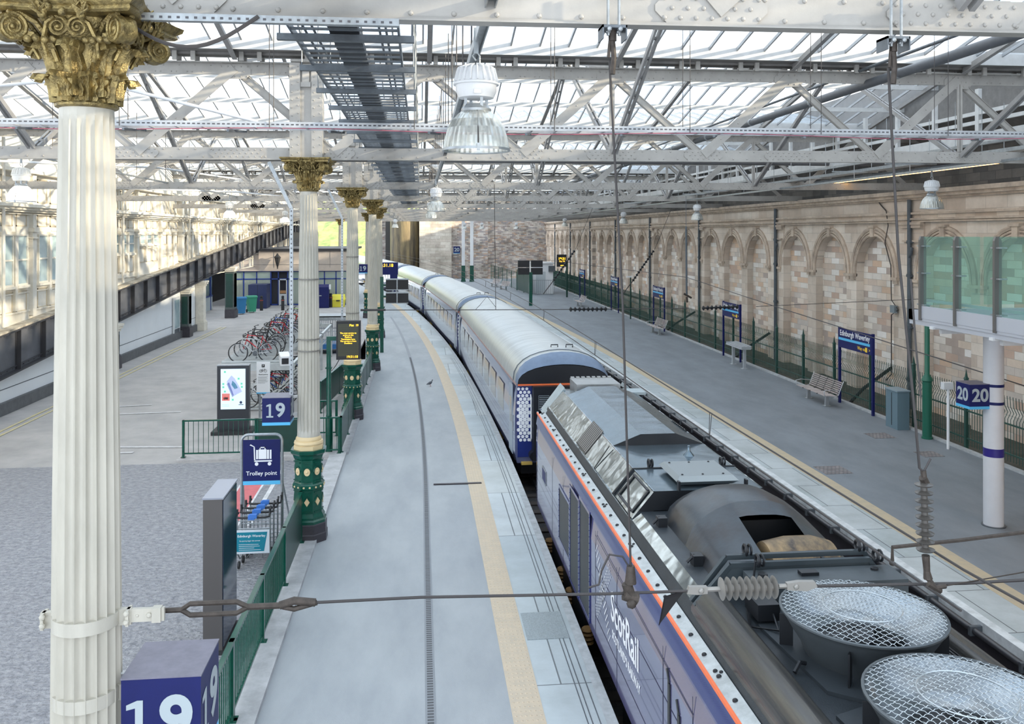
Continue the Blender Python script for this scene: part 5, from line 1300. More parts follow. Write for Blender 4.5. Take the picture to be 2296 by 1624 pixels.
# map kiosk
t = thing('map_kiosk','black kiosk with a lit station map screen behind the open railing','kiosk',(-5.88,28.3,0))
b = MB(); b.box(-.49,.49,-.12,.12,.10,2.12); cs_ = b.build('casing', mat('kiosk_black', (.03,.033,.04), .3), t); MB().box(-.50,.50,-.13,.13,2.12,2.15).build('top_trim', STEEL, t); MB().box(-.62,.62,-.42,.42,0,.10).build('foot_plate', BLACK, t)
sc_ = MB().box(-.38,.38,-.125,-.12,.75,2.02).build('map_screen', mat('screen_pale_blue', (.62,.74,.86), .3, emit=.5, col2=(.56,.78,.80), vscale=1.0), cs_)
b = MB()
def q(pts, m): b.prism(pts,-.128,-.125,'y',m)
q([(-.20,1.62),(-.05,1.82),(.05,1.72),(.28,1.30),(.12,1.22),(.0,1.15),(-.06,1.28)],0); q([(-.2,1.55),(-.12,1.6),(.02,1.2),(-.02,1.12)],1); q([(-.02,1.65),(.08,1.55),(.15,1.42),(.05,1.38),(-.05,1.52)],2)
for x, z in ((-.33,1.52),(-.33,1.42),(.14,1.68),(.23,1.52),(.24,1.42),(-.28,1.28),(-.04,1.02),(-.28,1.90)): q([(x,z),(x+.06,z),(x+.06,z+.06),(x,z+.06)],3)
q([(-.34,1.02),(-.10,1.02),(-.10,1.25),(-.34,1.25)],4); q([(-.33,1.03),(-.11,1.03),(-.11,1.19),(-.33,1.19)],5); q([(-.29,1.06),(-.15,1.06),(-.15,1.13),(-.29,1.13)],6)
q([(.24+.04*math.cos(a*PI/8),.96+.045*math.sin(a*PI/8)) for a in range(16)],6); 
for i in range(3): q([(-.34,.90-i*.03),(-.12,.90-i*.03),(-.12,.905-i*.03),(-.34,.905-i*.03)],1)
q([(.17,.88),(.32,.88),(.32,.90),(.17,.90)],6)
b.build('map_graphic', [mat('map_lilac', (.45,.50,.75), .4, emit=.3), mat('map_blue_grey', (.35,.42,.6), .4, emit=.2), mat('map_teal', (.15,.5,.5), .4, emit=.2), mat('map_green', (.15,.6,.4), .4, emit=.3), mat('map_red', (.75,.25,.22), .4, emit=.2), mat('map_pink', (.8,.7,.72), .4, emit=.3), mat('map_dark', (.03,.05,.12), .4)], sc_)
# cycle parking sign
t = thing('cycle_parking_sign','white cycle parking notice on a pair of steel legs before the bicycle racks','sign',(-5.25,29.9,0))
b = MB(); b.box(-.15,-.09,-.02,.02,0,1.0); b.box(.03,.11,-.02,.02,0,1.0); b.build('legs', STEEL, t); pn_ = MB().box(-.22,.22,-.03,0,.95,1.98).build('panel', WHT, t); MB().box(-.22,.22,-.033,.002,.92,.96).build('stripe', SKYB, pn_)
b = MB(); y = -.034; b.box(-.05,.05,y,y+.002,1.80,1.90); text(b,'Bicycle parking',.05,face((0,y,1.56),(1,0,0),(0,0,1)),0,.01)
for x in (-.075,.075): b.tube([(x+.045*math.cos(a*PI/8),y,1.68+.045*math.sin(a*PI/8)) for a in range(16)],.005,4,closed=True)
b.tube([(-.075,y,1.68),(-.03,y,1.74),(.045,y,1.74),(.0,y,1.68),(-.03,y,1.74)],.005,4); b.tube([(.0,y,1.68),(-.075,y,1.68)],.005,4); b.tube([(.075,y,1.68),(.04,y,1.76)],.005,4)
for i in range(7): b.box(-.17,(.16,.12,.15,.1,.16,.14,.06)[i],y,y+.002,1.48-i*.035,1.486-i*.035)
pg = b.build('notice_lettering', BLACK, pn_); b = MB(); text(b,'P',.08,face((0,-.036,1.85),(1,0,0),(0,0,1)),0,.01); b.build('parking_letter', WHITE, pn_)
# two-tier rack and bicycles
RK = mat('rack_zinc', (.58,.61,.61), .4, .4, vary=.15)
t = thing('bicycle_rack','two-tier grey bicycle rack running away beside the second column','bicycle rack',(-6.05,31.6,0))
b = MB()
for y in (0,4.6,9.2,13.6):
    for x in (-.1,1.5): b.box(x-.05,x+.05,y-.05,y+.05,0,1.68)
    b.box(-.9,1.55,y-.05,y+.05,1.50,1.68)
b.box(-.95,-.85,-.05,13.7,1.55,1.66); b.box(1.45,1.55,-.05,13.7,1.55,1.66); b.box(-.95,1.6,-.10,-.04,1.44,1.70); b.build('frame', RK, t)
b = MB()
for i in range(28):
    y = .1+i*.48; b.box(-.95,1.1,y-.07,y-.055,1.70,1.78); b.box(-.95,1.1,y+.055,y+.07,1.70,1.78); b.box(-.95,1.1,y-.07,y+.07,1.68,1.71)
b.build('upper_channels', RK, t)
b = MB()
for i in range(28):
    y = .1+i*.48; b.box(-.95,1.1,y-.07,y+.07,.05,.08)
    b.tube([(.2,y,.1),(1.2,y+.12,.9),(1.25,y+.12,.95)],.015,5); b.tube([(.35,y,.1),(1.35,y+.12,.9)],.015,5)
b.build('lower_channels', RK, t)
cb = thing('camera_box','pale box-shaped housing on the corner of the bicycle rack','housing',(-4.80,31.5,1.70),.2); MB().box(-.17,.17,-.7,.6,0,.32).build('housing', WHT, cb); MB().box(-.13,.10,-.72,-.70,.06,.26).build('lens_window', BLACK, cb)
TY = mat('tyre', (.02,.02,.02), .7); RIM = mat('wheel_rim', (.45,.46,.48), .3, .8)
def bicycle(fcol, nm):
    t = thing('bicycle','bicycle','bicycle')
    for x, nmw in ((-.52,'front_wheel'),(.50,'rear_wheel')):
        b = MB(); b.tube([(x+.33*math.cos(a*PI/14),0,.34+.33*math.sin(a*PI/14)) for a in range(28)],.017,6,closed=True,mi=0); b.tube([(x+.305*math.cos(a*PI/14),0,.34+.305*math.sin(a*PI/14)) for a in range(28)],.010,5,closed=True,mi=1)
        for k in range(9): a = k*PI/9; b.tube([(x+.3*math.cos(a),-.01,.34+.3*math.sin(a)),(x-.3*math.cos(a),.01,.34-.3*math.sin(a))],.0018,3,mi=1)
        b.lathe([(.03,-.04),(.03,.04)],8,(x,0,.34),1,axis='y'); b.build(nmw, [TY, RIM], t, 50)
    bb=(.06,0,.30); st=(.18,0,.80); hd=(-.36,0,.84); hl=(-.40,0,.68); rw=(.50,0,.34)
    b = MB(); b.tube([bb,st],.017,6); b.tube([bb,hl],.021,6); b.tube([st,hd],.018,6); b.tube([(-.35,0,.88),(-.41,0,.64)],.022,6)
    for s in (-.05,.05): b.tube([(.06,s*.4,.30),(.50,s,.34)],.009,5); b.tube([(.17,s*.4,.76),(.50,s,.34)],.008,5); b.tube([(-.41,s*.6,.64),(-.52,s,.34)],.011,5)
    b.build('frame', mat('bicycle_'+nm, fcol, .25, vary=.1), t, 50)
    b = MB(); b.tube([(-.35,0,.88),(-.35,0,.96)],.014,6); b.tube([(-.30,-.27,.98),(-.36,-.12,.97),(-.36,.12,.97),(-.30,.27,.98)],.012,6); b.tube([(-.32,-.28,.98),(-.27,-.29,.98)],.018,6); b.tube([(-.32,.28,.98),(-.27,.29,.98)],.018,6); b.build('handlebar', BLK, t, 50)
    b = MB(); b.tube([(.18,0,.80),(.21,0,.92)],.012,6); b.loft([[(.08,-.02,.93),(.08,.02,.93),(.08,.02,.95),(.08,-.02,.95)],[(.22,-.05,.92),(.22,.05,.92),(.22,.05,.96),(.22,-.05,.96)],[(.33,-.07,.93),(.33,.07,.93),(.33,.06,.98),(.33,-.06,.98)]]); b.build('saddle', BLK, t)
    b = MB(); b.lathe([(.09,-.03),(.09,-.02)],14,(.06,0,.30),axis='y'); b.tube([(.06,-.05,.30),(.12,-.05,.16)],.009,5); b.tube([(.06,.05,.30),(.0,.05,.44)],.009,5); b.box(.09,.15,-.14,-.05,.14,.17); b.box(-.03,.03,.05,.14,.43,.46)
    b.tube([(.06,-.03,.39),(.50,-.03,.39)],.005,4); b.tube([(.06,-.03,.21),(.50,-.03,.29)],.005,4); b.build('crankset', DSTEEL, t)
    return t
cols = [('red',(.55,.02,.03)),('black',(.02,.02,.025)),('silver',(.5,.52,.54)),('blue',(.03,.10,.35)),('white',(.75,.75,.75)),('green',(.25,.45,.05))]
rnd = random.Random(11); used = {}
ordn = ['first','second','third','fourth','fifth','sixth','seventh','eighth','ninth','tenth','eleventh','twelfth','thirteenth','fourteenth','fifteenth','sixteenth']
UPC = ['silver','red','black','black','silver','black','red','black','blue','black','red','silver','black','green']
LOC = ['white','black','blue','red','black','silver','black','black','blue','silver']
for tier, lst in (('upper',UPC),('lower',LOC)):
    for i, nm in enumerate(lst):
        y = 31.7+.1+i*.96*(1.0 if tier == 'upper' else .8)+rnd.uniform(-.08,.08); x = -5.95+rnd.uniform(-.15,.15) if tier == 'upper' else -5.42+rnd.uniform(-.15,.15); z = 1.71 if tier == 'upper' else .08; rz = rnd.uniform(-.10,.10)
        lab = '%s-framed bicycle, %s from the front on the %s tier of the rack' % (nm, ordn[i], tier)
        if nm not in used: used[nm] = bicycle(dict(cols)[nm], nm); o = used[nm]; o.location = (x,y,z); o.rotation_euler[2] = rz; o['label'] = lab; o['group'] = 'parked bicycles'
        else: dup(used[nm], (x,y,z), lab, rz, 'parked bicycles')
# stacked crates / cages behind the screen
t = thing('roll_cage','grey wire roll cage on a blue wheeled base beyond the second column','roll cage',(-5.2,46.3,0))
b = MB()
for i in range(22): b.tube([(-1.2+i*.12,0,.55),(-1.2+i*.12,0,1.75)],.012,4); b.tube([(-1.2+i*.12,1.6,.55),(-1.2+i*.12,1.6,1.75)],.012,4)
for z in (.55,1.15,1.75):
    for y in (0,1.6): b.tube([(-1.25,y,z),(1.35,y,z)],.018,5)
    for x in (-1.25,1.35): b.tube([(x,0,z),(x,1.6,z)],.018,5)
b.box(-1.3,1.4,-.05,.0,1.75,1.95); b.box(-1.3,1.4,-.05,1.65,1.9,1.95); b.build('cage', STEEL, t)
MB().box(-1.35,1.5,-.2,1.8,.25,.5).build('base', mat('trolley_base_blue', (.03,.16,.42), .4), t)
for x in (-1.1,1.2): b = MB(); b.lathe([(.13,-.04),(.13,.04)],12,(x,0,.13),axis='x'); b.build('wheel', BLACK, t)
# black display boards on the far green post, far info monitor
t = thing('platform_display_boards','pair of black backed display boards hung from a green post at the platform','display',(-1.95,46.4,0))
b = MB(); b.box(-.18,.0,-.08,.08,0,4.0); b.box(-.1,.2,-.05,.05,3.5,3.6); b.box(-.1,.2,-.05,.05,2.9,3.0); b.build('post', GREEN, t)
for z in (3.33,2.62):
    b = MB(); b.box(.12,1.30,-.1,.2,z,z+.5); c_ = b.build('display_board', BLACK, t); MB().box(.12,1.30,-.12,.2,z+.5,z+.56).box(.12,1.30,-.12,-.1,z-.04,z).box(.68,.74,-.12,-.1,z,z+.5).build('edge_trim', STEEL, c_)
t = thing('far_departures_board','wide dark departures board with orange time, beyond the fourth column','screen',(-4.6,72,0)); b = MB(); b.box(.7,2.75,-.1,.2,2.9,3.9); b.box(2.1,2.7,-.1,.2,1.7,2.9); cs_ = b.build('casing', NAVY, t); b = MB(); text(b,'19:31.18',.36,face((1.75,-.11,3.65),(1,0,0),(0,0,1)),0,.01); b.build('led_text', OT, cs_); b = MB(); b.box(.7,2.1,-.11,-.10,1.9,1.98); b.box(.7,2.1,-.11,-.10,2.5,2.55); b.build('stripes', WHITE, cs_); MB().box(.2,.4,-.1,.1,0,3.9).build('post', GREEN, t)
# pigeon
t = thing('pigeon','small grey pigeon standing on the left platform','pigeon',(.38,35.9,0),.6)
b = MB(); b.loft([[(x+(0), r*math.cos(a*PI/5), z+r*math.sin(a*PI/5)*1.0) for a in range(10)] for x, z, r in ((-.17,.10,.012),(-.10,.12,.035),(-.03,.135,.058),(.04,.15,.058),(.085,.175,.04),(.10,.21,.028),(.105,.24,.028),(.13,.25,.018),(.155,.245,.006))]); b.build('body', mat('pigeon_grey', (.10,.11,.13), .6, vary=.3, vscale=20), t, 60)
b = MB()
for s in (-1,1): b.tube([(.02,s*.025,.09),(.02,s*.025,.01),(.05,s*.03,.005)],.006,5)
b.build('legs', mat('pigeon_leg', (.45,.12,.1), .6), t)
# ---------------------------------------------------------------- things on the right platform
# drainpipes on the wall piers
DP = mat('drainpipe_slate', (.10,.125,.15), .4, vary=.35, vscale=2)
t0_ = thing('drainpipe','cast iron drainpipe','drainpipe',(UW-.12,V0,0))
b = MB(); b.tube([(0,0,-.5),(0,0,7.6)],.085,10)
for z in (.6,2.6,4.6,5.9): b.tube([(0,0,z),(0,0,z+.12)],.11,10); b.box(-.06,.10,-.14,.14,z+.02,z+.07)
b.tube([(0,0,5.35),(-.05,-.18,5.5),(-.02,-.2,5.75)],.07,8); b.build('pipe', DP, t0_, 60)
t0_['label'] = 'dark drainpipe on the right wall just left of the footbridge glass'; t0_['group'] = 'drainpipes on the right wall'
pl_ = ['dark drainpipe on the right wall, second from the footbridge','dark drainpipe on the right wall, third from the footbridge','dark drainpipe on the right wall, fourth from the footbridge','dark drainpipe on the right wall, fifth from the footbridge','dark drainpipe on the right wall, sixth from the footbridge','dark drainpipe on the right wall, seventh from the footbridge','farthest dark drainpipe, by the end wall']
for i, l in enumerate(pl_): dup(t0_,(UW-.12,V0+BAY*(i+1),0),l)
dup(t0_,(UW-.12,V0-BAY,0),'dark drainpipe on the right wall behind the footbridge')
# green security fence with bent pales
FM = mat('fence_green_black', (.02,.075,.06), .45, vary=.2)
def fence_panel():
    t = thing('fence_panel','panel','fence panel')
    b = MB(); L = 2.72
    x = .09
    while x < L: b.tube([(0,x,.12),(0,x,1.25),(.09,x,1.42),(.0,x,1.60),(-.02,x,1.88)],.011,4); x += .118
    b.build('pales', FM, t)
    MB().box(-.02,.02,0,L,.30,.34).build('lower_rail', FM, t); MB().box(-.02,.02,0,L,1.1,1.14).build('upper_rail', FM, t)
    b = MB(); b.box(-.045,.045,-.045,.045,-.5,2.05); b.loft([[(-.06,-.06,2.05),(.06,-.06,2.05),(.06,.06,2.05),(-.06,.06,2.05)],[(-.03,-.03,2.1),(.03,-.03,2.1),(.03,.03,2.1),(-.03,.03,2.1)],[(-.004,-.004,2.32),(.004,-.004,2.32),(.004,.004,2.32),(-.004,.004,2.32)]]); b.build('post', FM, t)
    return t
fp = fence_panel(); fp.location = (15.85,13.0,0); rank = 0
fp['label'] = 'green fence panel with bent pales, nearest in the row along the right platform'; fp['group'] = 'green fence panels'
def fl(i):
    v = 13+i*2.72
    marks = [(17,'beside the white column 20'),(22,'behind the thin white post'),(25,'behind the tall green lamp post'),(28.5,'behind the grey cabinet'),(31,'behind the nearest station name sign'),(34,'behind the nearest slatted bench'),(37.5,'just beyond the nearest slatted bench'),(41,'behind the grey lectern table'),(43.5,'behind the second station name sign'),(47,'between the second name sign and the far bench'),(50,'just this side of the far slatted bench'),(54,'behind the second slatted bench'),(57,'behind the third station name sign')]
    for m, l in marks:
        if abs(v-m) < 1.5: return 'green fence panel with bent pales, %s' % l
    return None
seen_ = set()
for i in range(1, 38):
    l = fl(i)
    if l is None or l in seen_: l = 'far green fence panel with bent pales, number %d from the near end' % (i+1) if False else None
    if l is None: l = 'green fence panel with bent pales, %s' % (['under the footbridge','near the grey cabinet','between two name signs','between two name signs'][min(3,i//4)] if i < 16 else 'in the far stretch of the row')
    seen_.add(l); dup(fp,(15.85,13+i*2.72,0),l)
# station name signs
def name_sign(v, L, lab):
    t = thing('station_name_sign',lab,'sign',(15.5,v,0),0,'station name signs')
    for y in (0,-L): MB().box(-.04,.04,y-.045,y+.045,0,2.82).build('post', NAVY, t)
    pn = MB().box(-.05,-.02,-L+.0,.0,2.08,2.80).build('sign_panel', NAVY, t); MB().box(-.055,-.05,-L+.12,-.03,2.36,2.45).build('stripe', SKYB, pn)
    b = MB(); text(b,'Edinburgh Waverley',.27*L/2.3,face((-.056,-L*.50,2.62),(0,-1,0),(0,0,1)),0,.012,squeeze=.93); b.build('lettering', WHITE, pn)
    b = MB(); text(b,'Way out',.17,face((-.056,-L*.72,2.22),(0,-1,0),(0,0,1)),0,.015); b.box(-.058,-.05,-L*.875,-L*.82,2.14,2.30); text(b,'>',.16,face((-.056,-L*.94,2.22),(0,-1,0),(0,0,1)),0,.015); b.build('way_out_lettering', mat('sign_yellow', (.9,.6,.05), .4) if 'sign_yellow' not in bpy.data.materials else bpy.data.materials['sign_yellow'], pn)
name_sign(30.9,2.4,'navy Edinburgh Waverley sign nearest, above the slatted bench')
name_sign(43.4,2.4,'navy Edinburgh Waverley sign behind the grey lectern table')
name_sign(56.9,2.6,'navy Edinburgh Waverley sign behind the second slatted bench')
name_sign(69.9,2.6,'navy Edinburgh Waverley sign, small, beyond the thin camera post')
name_sign(84.0,2.6,'farthest navy station name sign, near the orange display')
# slatted benches
BS = mat('bench_slat_pinkish', (.62,.55,.53), .35, .3, vary=.1); BF = mat('bench_frame', (.50,.52,.54), .3, .7)
def bench():
    t = thing('platform_bench','bench','bench'); L = 2.35
    for k in range(4):
        b = MB(); y0 = -L/2+k*L/4+.03; y1 = y0+L/4-.06
        for i in range(6): b.box(-.28+i*.085,-.22+i*.085,y0,y1,.43-.006*i,.455-.006*i)
        b.build('seat', BS, t)
        b = MB()
        for i in range(7): b.beam((.235+i*.028,y0,.49+i*.066),(.235+i*.028,y1,.49+i*.066),.015,.048,(-.35,0,1))
        b.build('backrest', BS, t)
    for k in range(5):
        y = -L/2+k*L/4; b = MB(); b.tube([(.44,y,.95),(.24,y,.45),(.1,y,.41),(-.3,y,.43)],.014,6)
        if k in (0,4): b.tube([(-.28,y,.44),(-.30,y,.62),(-.1,y,.66),(.28,y,.62)],.016,6)
        b.build('arm_frame', BLK if 0 < k < 4 else BF, t, 50)
    b = MB(); b.box(-.04,.06,-L/2,L/2,.36,.42); b.build('beam', BF, t)
    for y in (-.75,.75): b = MB(); b.loft([[(-.06,y-.06,.0),(.08,y-.06,0),(.08,y+.06,0),(-.06,y+.06,0)],[(-.04,y-.045,.37),(.06,y-.045,.37),(.06,y+.045,.37),(-.04,y+.045,.37)]]); b.box(-.12,.14,y-.1,y+.1,0,.02); b.build('leg', BF, t)
    return t
be = bench(); be.location = (14.72,31.1,0); be['label'] = 'nearest slatted metal bench, before the nearest station name sign'; be['group'] = 'platform benches'
dup(be,(14.7,53.4,0),'second slatted metal bench, before the third station name sign')
dup(be,(13.6,74.0,0),'third slatted metal bench, small, left of the fourth name sign')
dup(be,(9.2,97.0,0),'far slatted metal bench by the green railings near the white hut',.3); dup(be,(8.6,102.0,0),'farthest slatted metal bench beside the far green railings',.3)
# lectern table
t = thing('slatted_perch','grey slatted perch seat on two legs by the platform edge fence','perch seat',(14.95,39.75,0))
b = MB()
for i in range(5): b.beam((-.25+i*.11,-1.0,.95+i*.03),(-.25+i*.11,1.0,.95+i*.03),.08,.02,(-.25,0,1))
b.box(-.25,.2,-1.02,-.98,.92,1.06); b.box(-.25,.2,.98,1.02,.92,1.06); b.build('seat', mat('perch_grey', (.50,.53,.56), .4, .4), t)
for y in (-.72,.72): b = MB(); b.box(-.06,.06,y-.06,y+.06,0,.95); b.box(-.14,.14,y-.14,y+.14,0,.02); b.build('leg', bpy.data.materials['perch_grey'], t)
# cabinet, posts
t = thing('equipment_cabinet','slim slate-grey cabinet at the rear kerb of the right platform','cabinet',(15.35,26.7,0)); MB().box(-.2,.2,-.35,.35,0,1.22).build('body', mat('cabinet_slate', (.13,.20,.24), .4), t); MB().box(-.23,.23,-.38,.38,1.22,1.26).build('lid', mat('cabinet_lid', (.25,.32,.36), .4), t); MB().box(-.21,-.2,-.02,0,.1,1.15).build('door_gap', BLACK, t)
t = thing('lamp_post','tall dark green post at the rear of the right platform','lamp post',(15.45,25.2,0)); b = MB(); b.lathe([(.16,0),(.16,.05),(.14,.06),(.14,1.75),(.17,1.78),(.15,1.86),(.075,1.98),(.075,4.1)],14); b.build('post', mat('post_green', (.012,.12,.075), .35), t, 40); b = MB(); b.box(-.25,.15,-.06,.06,4.1,4.17); b.build('head', WHT, t)
t = thing('thin_camera_post','thin white post with small head beside the platform 20 sign','post',(15.3,23.9,0)); MB().tube([(0,0,0),(0,0,1.75)],.04,8).build('post', WHT, t); MB().box(-.18,.1,-.09,.09,1.75,1.95).build('head', LAMPM, t)
t = thing('camera_post','thin dark post with small white camera between the name signs','post',(15.3,62.5,0)); MB().tube([(0,0,0),(0,0,3.05)],.05,8).build('post', GREEND, t); MB().box(-.3,.05,-.1,.1,3.05,3.15).build('head', WHT, t)
# column 20 with cube sign
CW = mat('white_round_column', (.66,.665,.69), .4, vary=.06)
t = thing('round_column','smooth white round column with dark blue band, carrying the platform 20 sign','column',(12.28,17.56,0))
b = MB(); b.lathe([(.2,0),(.2,4.05)],32); b.lathe([(.2,4.05),(.12,4.22),(.12,4.3)],32); b.build('shaft', CW, t, 40); b = MB(); b.lathe([(.2015,1.5),(.203,1.5),(.203,1.68),(.2015,1.68)],32); b.build('band', mat('band_navy', (.03,.02,.20), .4), t, 40)
b = MB()
for z in (2.62,3.0): b.lathe([(.2015,z),(.207,z),(.207,z+.06),(.2015,z+.06)],32)
b.build('sign_straps', NAVY, t, 40); b = MB(); b.lathe([(.24,0),(.24,.02)],32); b.build('collar', DSTEEL, t)
cube_sign(11.66,17.45,3.07,'20','navy platform 20 cube sign on the white round column',.48,.48,(.5,.15))
# far white posts with 20 sign
for x, l in ((5.5,'left-hand slim white post before the end wall, carrying the far 20 sign'),(6.6,'right-hand slim white post before the end wall')):
    t = thing('white_post',l,'column',(x,113,0)); MB().box(-.2,.2,-.2,.2,2.1,8.0).build('shaft', WHT, t); b = MB(); b.box(-.3,.3,-.3,.3,0,.2); b.box(-.25,.25,-.25,.25,.2,2.1); b.build('pedestal', GREEN, t)
cube_sign(4.2,112.2,4.6,'20','small far platform 20 sign on the white posts',.85,.85,(.5,.6))
# far right end: orange display, railings, signals, hut
t = thing('platform_display','dark display with orange text on a post, far along the right platform','screen',(14.3,84.5,0)); MB().box(-.08,.08,-.08,.08,0,3.6).build('post', GREEND, t); cs_ = MB().box(-1.0,-.05,-.1,.15,3.0,4.2).build('casing', BLACK, t); b = MB(); text(b,'19:31',.34,face((-.5,-.11,3.78),(1,0,0),(0,0,1)),0,.02); text(b,'Plat 20',.2,face((-.5,-.11,3.52),(1,0,0),(0,0,1)),0,.02); b.box(-.65,-.25,-.11,-.1,3.08,3.16); b.build('led_text', OT, cs_)
t = thing('signal_boards','four black boards on a green post at the far right platform','signal',(9.5,75,0)); MB().box(-.14,.14,-.14,.14,0,2.9).build('post', GREEN, t)
for k, (x, z) in enumerate(((-1.1,3.35),(.05,3.35),(-1.1,2.7),(.05,2.7))): MB().box(x,x+1.0,-.1,.25,z,z+.58).build('board', BLACK, t)
railing((9.6,119),(10.6,96),'far green railing at the end of the right platform',2.0,.3,None,4.0,kerb=0); railing((10.6,95.5),(11.2,88),'green railing left of the white hut',2.3,.25,'all',3.5,kerb=0)
t = thing('service_hut','small white hut behind the black signal boards','hut',(11.6,89.5,0)); MB().box(0,2.1,0,3,0,3.1).build('body', WHT, t); MB().box(-.1,2.2,-.1,3.1,3.1,3.25).build('roof', LAMPM, t); MB().box(.3,1.3,-.03,0,.1,2.3).build('door', mat('hut_door', (.55,.6,.62), .5), t); MB().box(1.6,2.3,-.2,.3,2.3,2.9).build('side_box', DSTEEL, t)
t = thing('yard_fence','low light fence before the white hut','fence',(11.4,88.3,0)); b = MB()
for i in range(12): b.box(i*.2,i*.2+.03,0,.03,0,1.5)
b.box(0,2.3,0,.03,1.45,1.5); b.build('bars', STEEL, t)
# manhole covers
for i, (x, y, w_, l) in enumerate(((10.9,22.1,.75,'rusty square drain cover nearest the buff strip on the right platform'),(14.2,25.7,.7,'rusty square cover farther back, below the grey cabinet'),(14.4,23.4,.6,'small rusty cover nearest the rear kerb'))):
    o = MB().box(x-w_/2,x+w_/2,y-w_/2,y+w_/2,.001,.008).build('manhole_cover', brickmat('cover_tiles_%d' % i, [(.27,.25,.25),(.24,.21,.21),(.30,.27,.26)], .11, .11, (.12,.12,.13), .012, 'xy'), None); tag(o, l, 'manhole cover')
for i,(x,y) in enumerate(((14.2,47),(12.0,58),(13.0,66),(12.7,41))):
    pass
# footbridge landing with glass balustrade
BG = glassmat('green_tinted_glass', (.80,.92,.88), .07, .02, (.60,.75,.70)); PST = mat('bronze_post', (.16,.15,.14), .4, .4); DK = mat('bridge_grey', (.50,.52,.57), .4, .2)
t = thing('footbridge_landing','grey footbridge deck with green glass balustrade, at right','footbridge',(11.05,-1.15,4.25))
b = MB(); b.box(0,.18,3,19.9,.10,.33); b.box(0,5.2,19.72,19.9,.10,.33); b.box(.02,.16,3,19.9,.0,.10); b.build('edge_beam', DK, t)
MB().box(.1,5.2,3,19.8,.02,.10).build('soffit', mat('bridge_underside', (.16,.17,.18), .6), t); MB().box(.1,5.2,3,19.8,.10,.18).build('deck', DK, t)
b = MB()
for y in (19.0,17.0,15.0,13.0,11.0): b.box(-.02,.5,y-.06,y+.06,-.04,.02); b.box(.2,4.8,y-.05,y+.05,-.14,.02)
b.build('brackets', LAMPM, t)
ys_ = [19.4-1.26*i for i in range(13)]
for y in ys_:
    b = MB(); pts = [(-.05,.12),(.10,.12),(.10,1.9),(.05,1.98),(-.02,1.98),(-.05,1.9)]; b.prism(pts,y-.03,y+.03,'y'); o = b.build('balustrade_post', PST, t)
    repeat('glass_clip', MB().box(-.02,.14,y-.14,y+.14,0,.03), STEEL, o, [(0,0,z) for z in (.45,1.15,1.75)])
for a, c_ in zip(ys_, ys_[1:]): MB().box(.02,.035,c_+.06,a-.06,.42,1.97).build('glass_panel', BG, t)
b = MB(); b.box(.15,.19,4,19.7,.52,.58); b.box(-.01,.02,4,19.4,.16,.44); b.build('kick_rail', DK, t)
for k in range(3): MB().box(.25+k*1.5,1.65+k*1.5,19.78,19.795,.42,1.97).build('end_glass_panel', BG, t)
b = MB(); b.box(5.0,5.2,3,19.9,.1,1.2); b.build('far_parapet', DK, t)
lt = MB().box(13.2,13.5,8,16.0,4.05,4.12).build('strip_light', mat('warm_strip_light', (1.0,.55,.18), .5, emit=5)); tag(lt, 'warm orange strip light glowing under the footbridge', 'light')
t = thing('roof_strip_light','long orange-glowing strip light high at the right edge','light',(15.5,20,8.2)); MB().box(-.06,.06,0,14,-.02,.03).build('tube', bpy.data.materials['warm_strip_light'], t); MB().box(-.10,.10,0,14,.03,.12).build('housing', DSTEEL, t)
t = thing('green_bracket_sign','dark green framed unit at the right edge under the footbridge','bracket',(14.2,18.0,3.28)); b = MB()
for x in (0,.32): b.box(x,x+.10,0,.2,0,.85)
b.box(0,.42,0,.2,.8,.9); b.box(0,.42,0,.2,-.05,.05); b.build('frame', GREEN, t); MB().box(.10,.32,.05,.15,.05,.8).build('panel', BLACK, t); MB().box(.12,.3,.08,.12,.9,1.0).build('hanger', STEEL, t)
jb = MB().box(0,.14,-.16,.16,3.1,3.4).build('junction_box', mat('junction_grey', (.20,.25,.28), .4)); jb.location = (UW-.15,V0+1.2,0); tag(jb, 'grey junction box on the right wall left of the footbridge', 'junction box')
wc = MB().tube([(0,1.6,7.7),(0,1.3,7.45),(0,.9,7.2),(0,.75,6.6),(0,1.0,5.9),(0,.55,5.0),(0,.50,3.6),(0,.0,3.25),(0,.5,3.0),(0,.5,.6),(0,.9,.3)],.022,6).build('wall_cable', WIRE, None, 60, (UW-.06,V0+.9,0)); tag(wc, 'loose black cable snaking down the right wall beside the drainpipe', 'cable')
# ---------------------------------------------------------------- overhead line equipment
INS = mat('insulator_grey', (.24,.225,.205), .4, vary=.2); IRN = mat('rusty_iron', (.085,.07,.06), .6, .4, vary=.4, vscale=20)
def insulator(b, p, q, r=.085, n=9):
    p = Vector(p); q = Vector(q); d = q-p; L = d.length
    pts = []; rr = []
    for i in range(n):
        for f, k in ((0,.35),(.25,1.0),(.42,.9),(.6,.35)): pts.append(p+d*((i+f)/n)); rr.append(r*k)
    b.tube(pts, rr, 20)
t = thing('span_wire','dark span wire strung from the nearest column clamp across the tracks','wire',(0,6.35,3.62))
b = MB(); b.tube([(-1.80,0,.02),(-1.68,0,.02)],.018,6)
for s in (-1,1): b.tube([(-1.68,0,.02),(-1.62,0,.02+s*.04),(-1.30,0,.02+s*.04),(-1.22,0,.02)],.018,6)
b.tube([(-1.22,0,.02),(-1.0,0,.02)],.022,6); b.tube([(-1.0,0,.02),(-.9,0,.05),(-.75,0,.03)],.03,8); b.tube([(-.98,0,.01),(-.9,0,-.01),(-.74,0,.03)],.02,8); b.build('turnbuckle', IRN, t, 50)
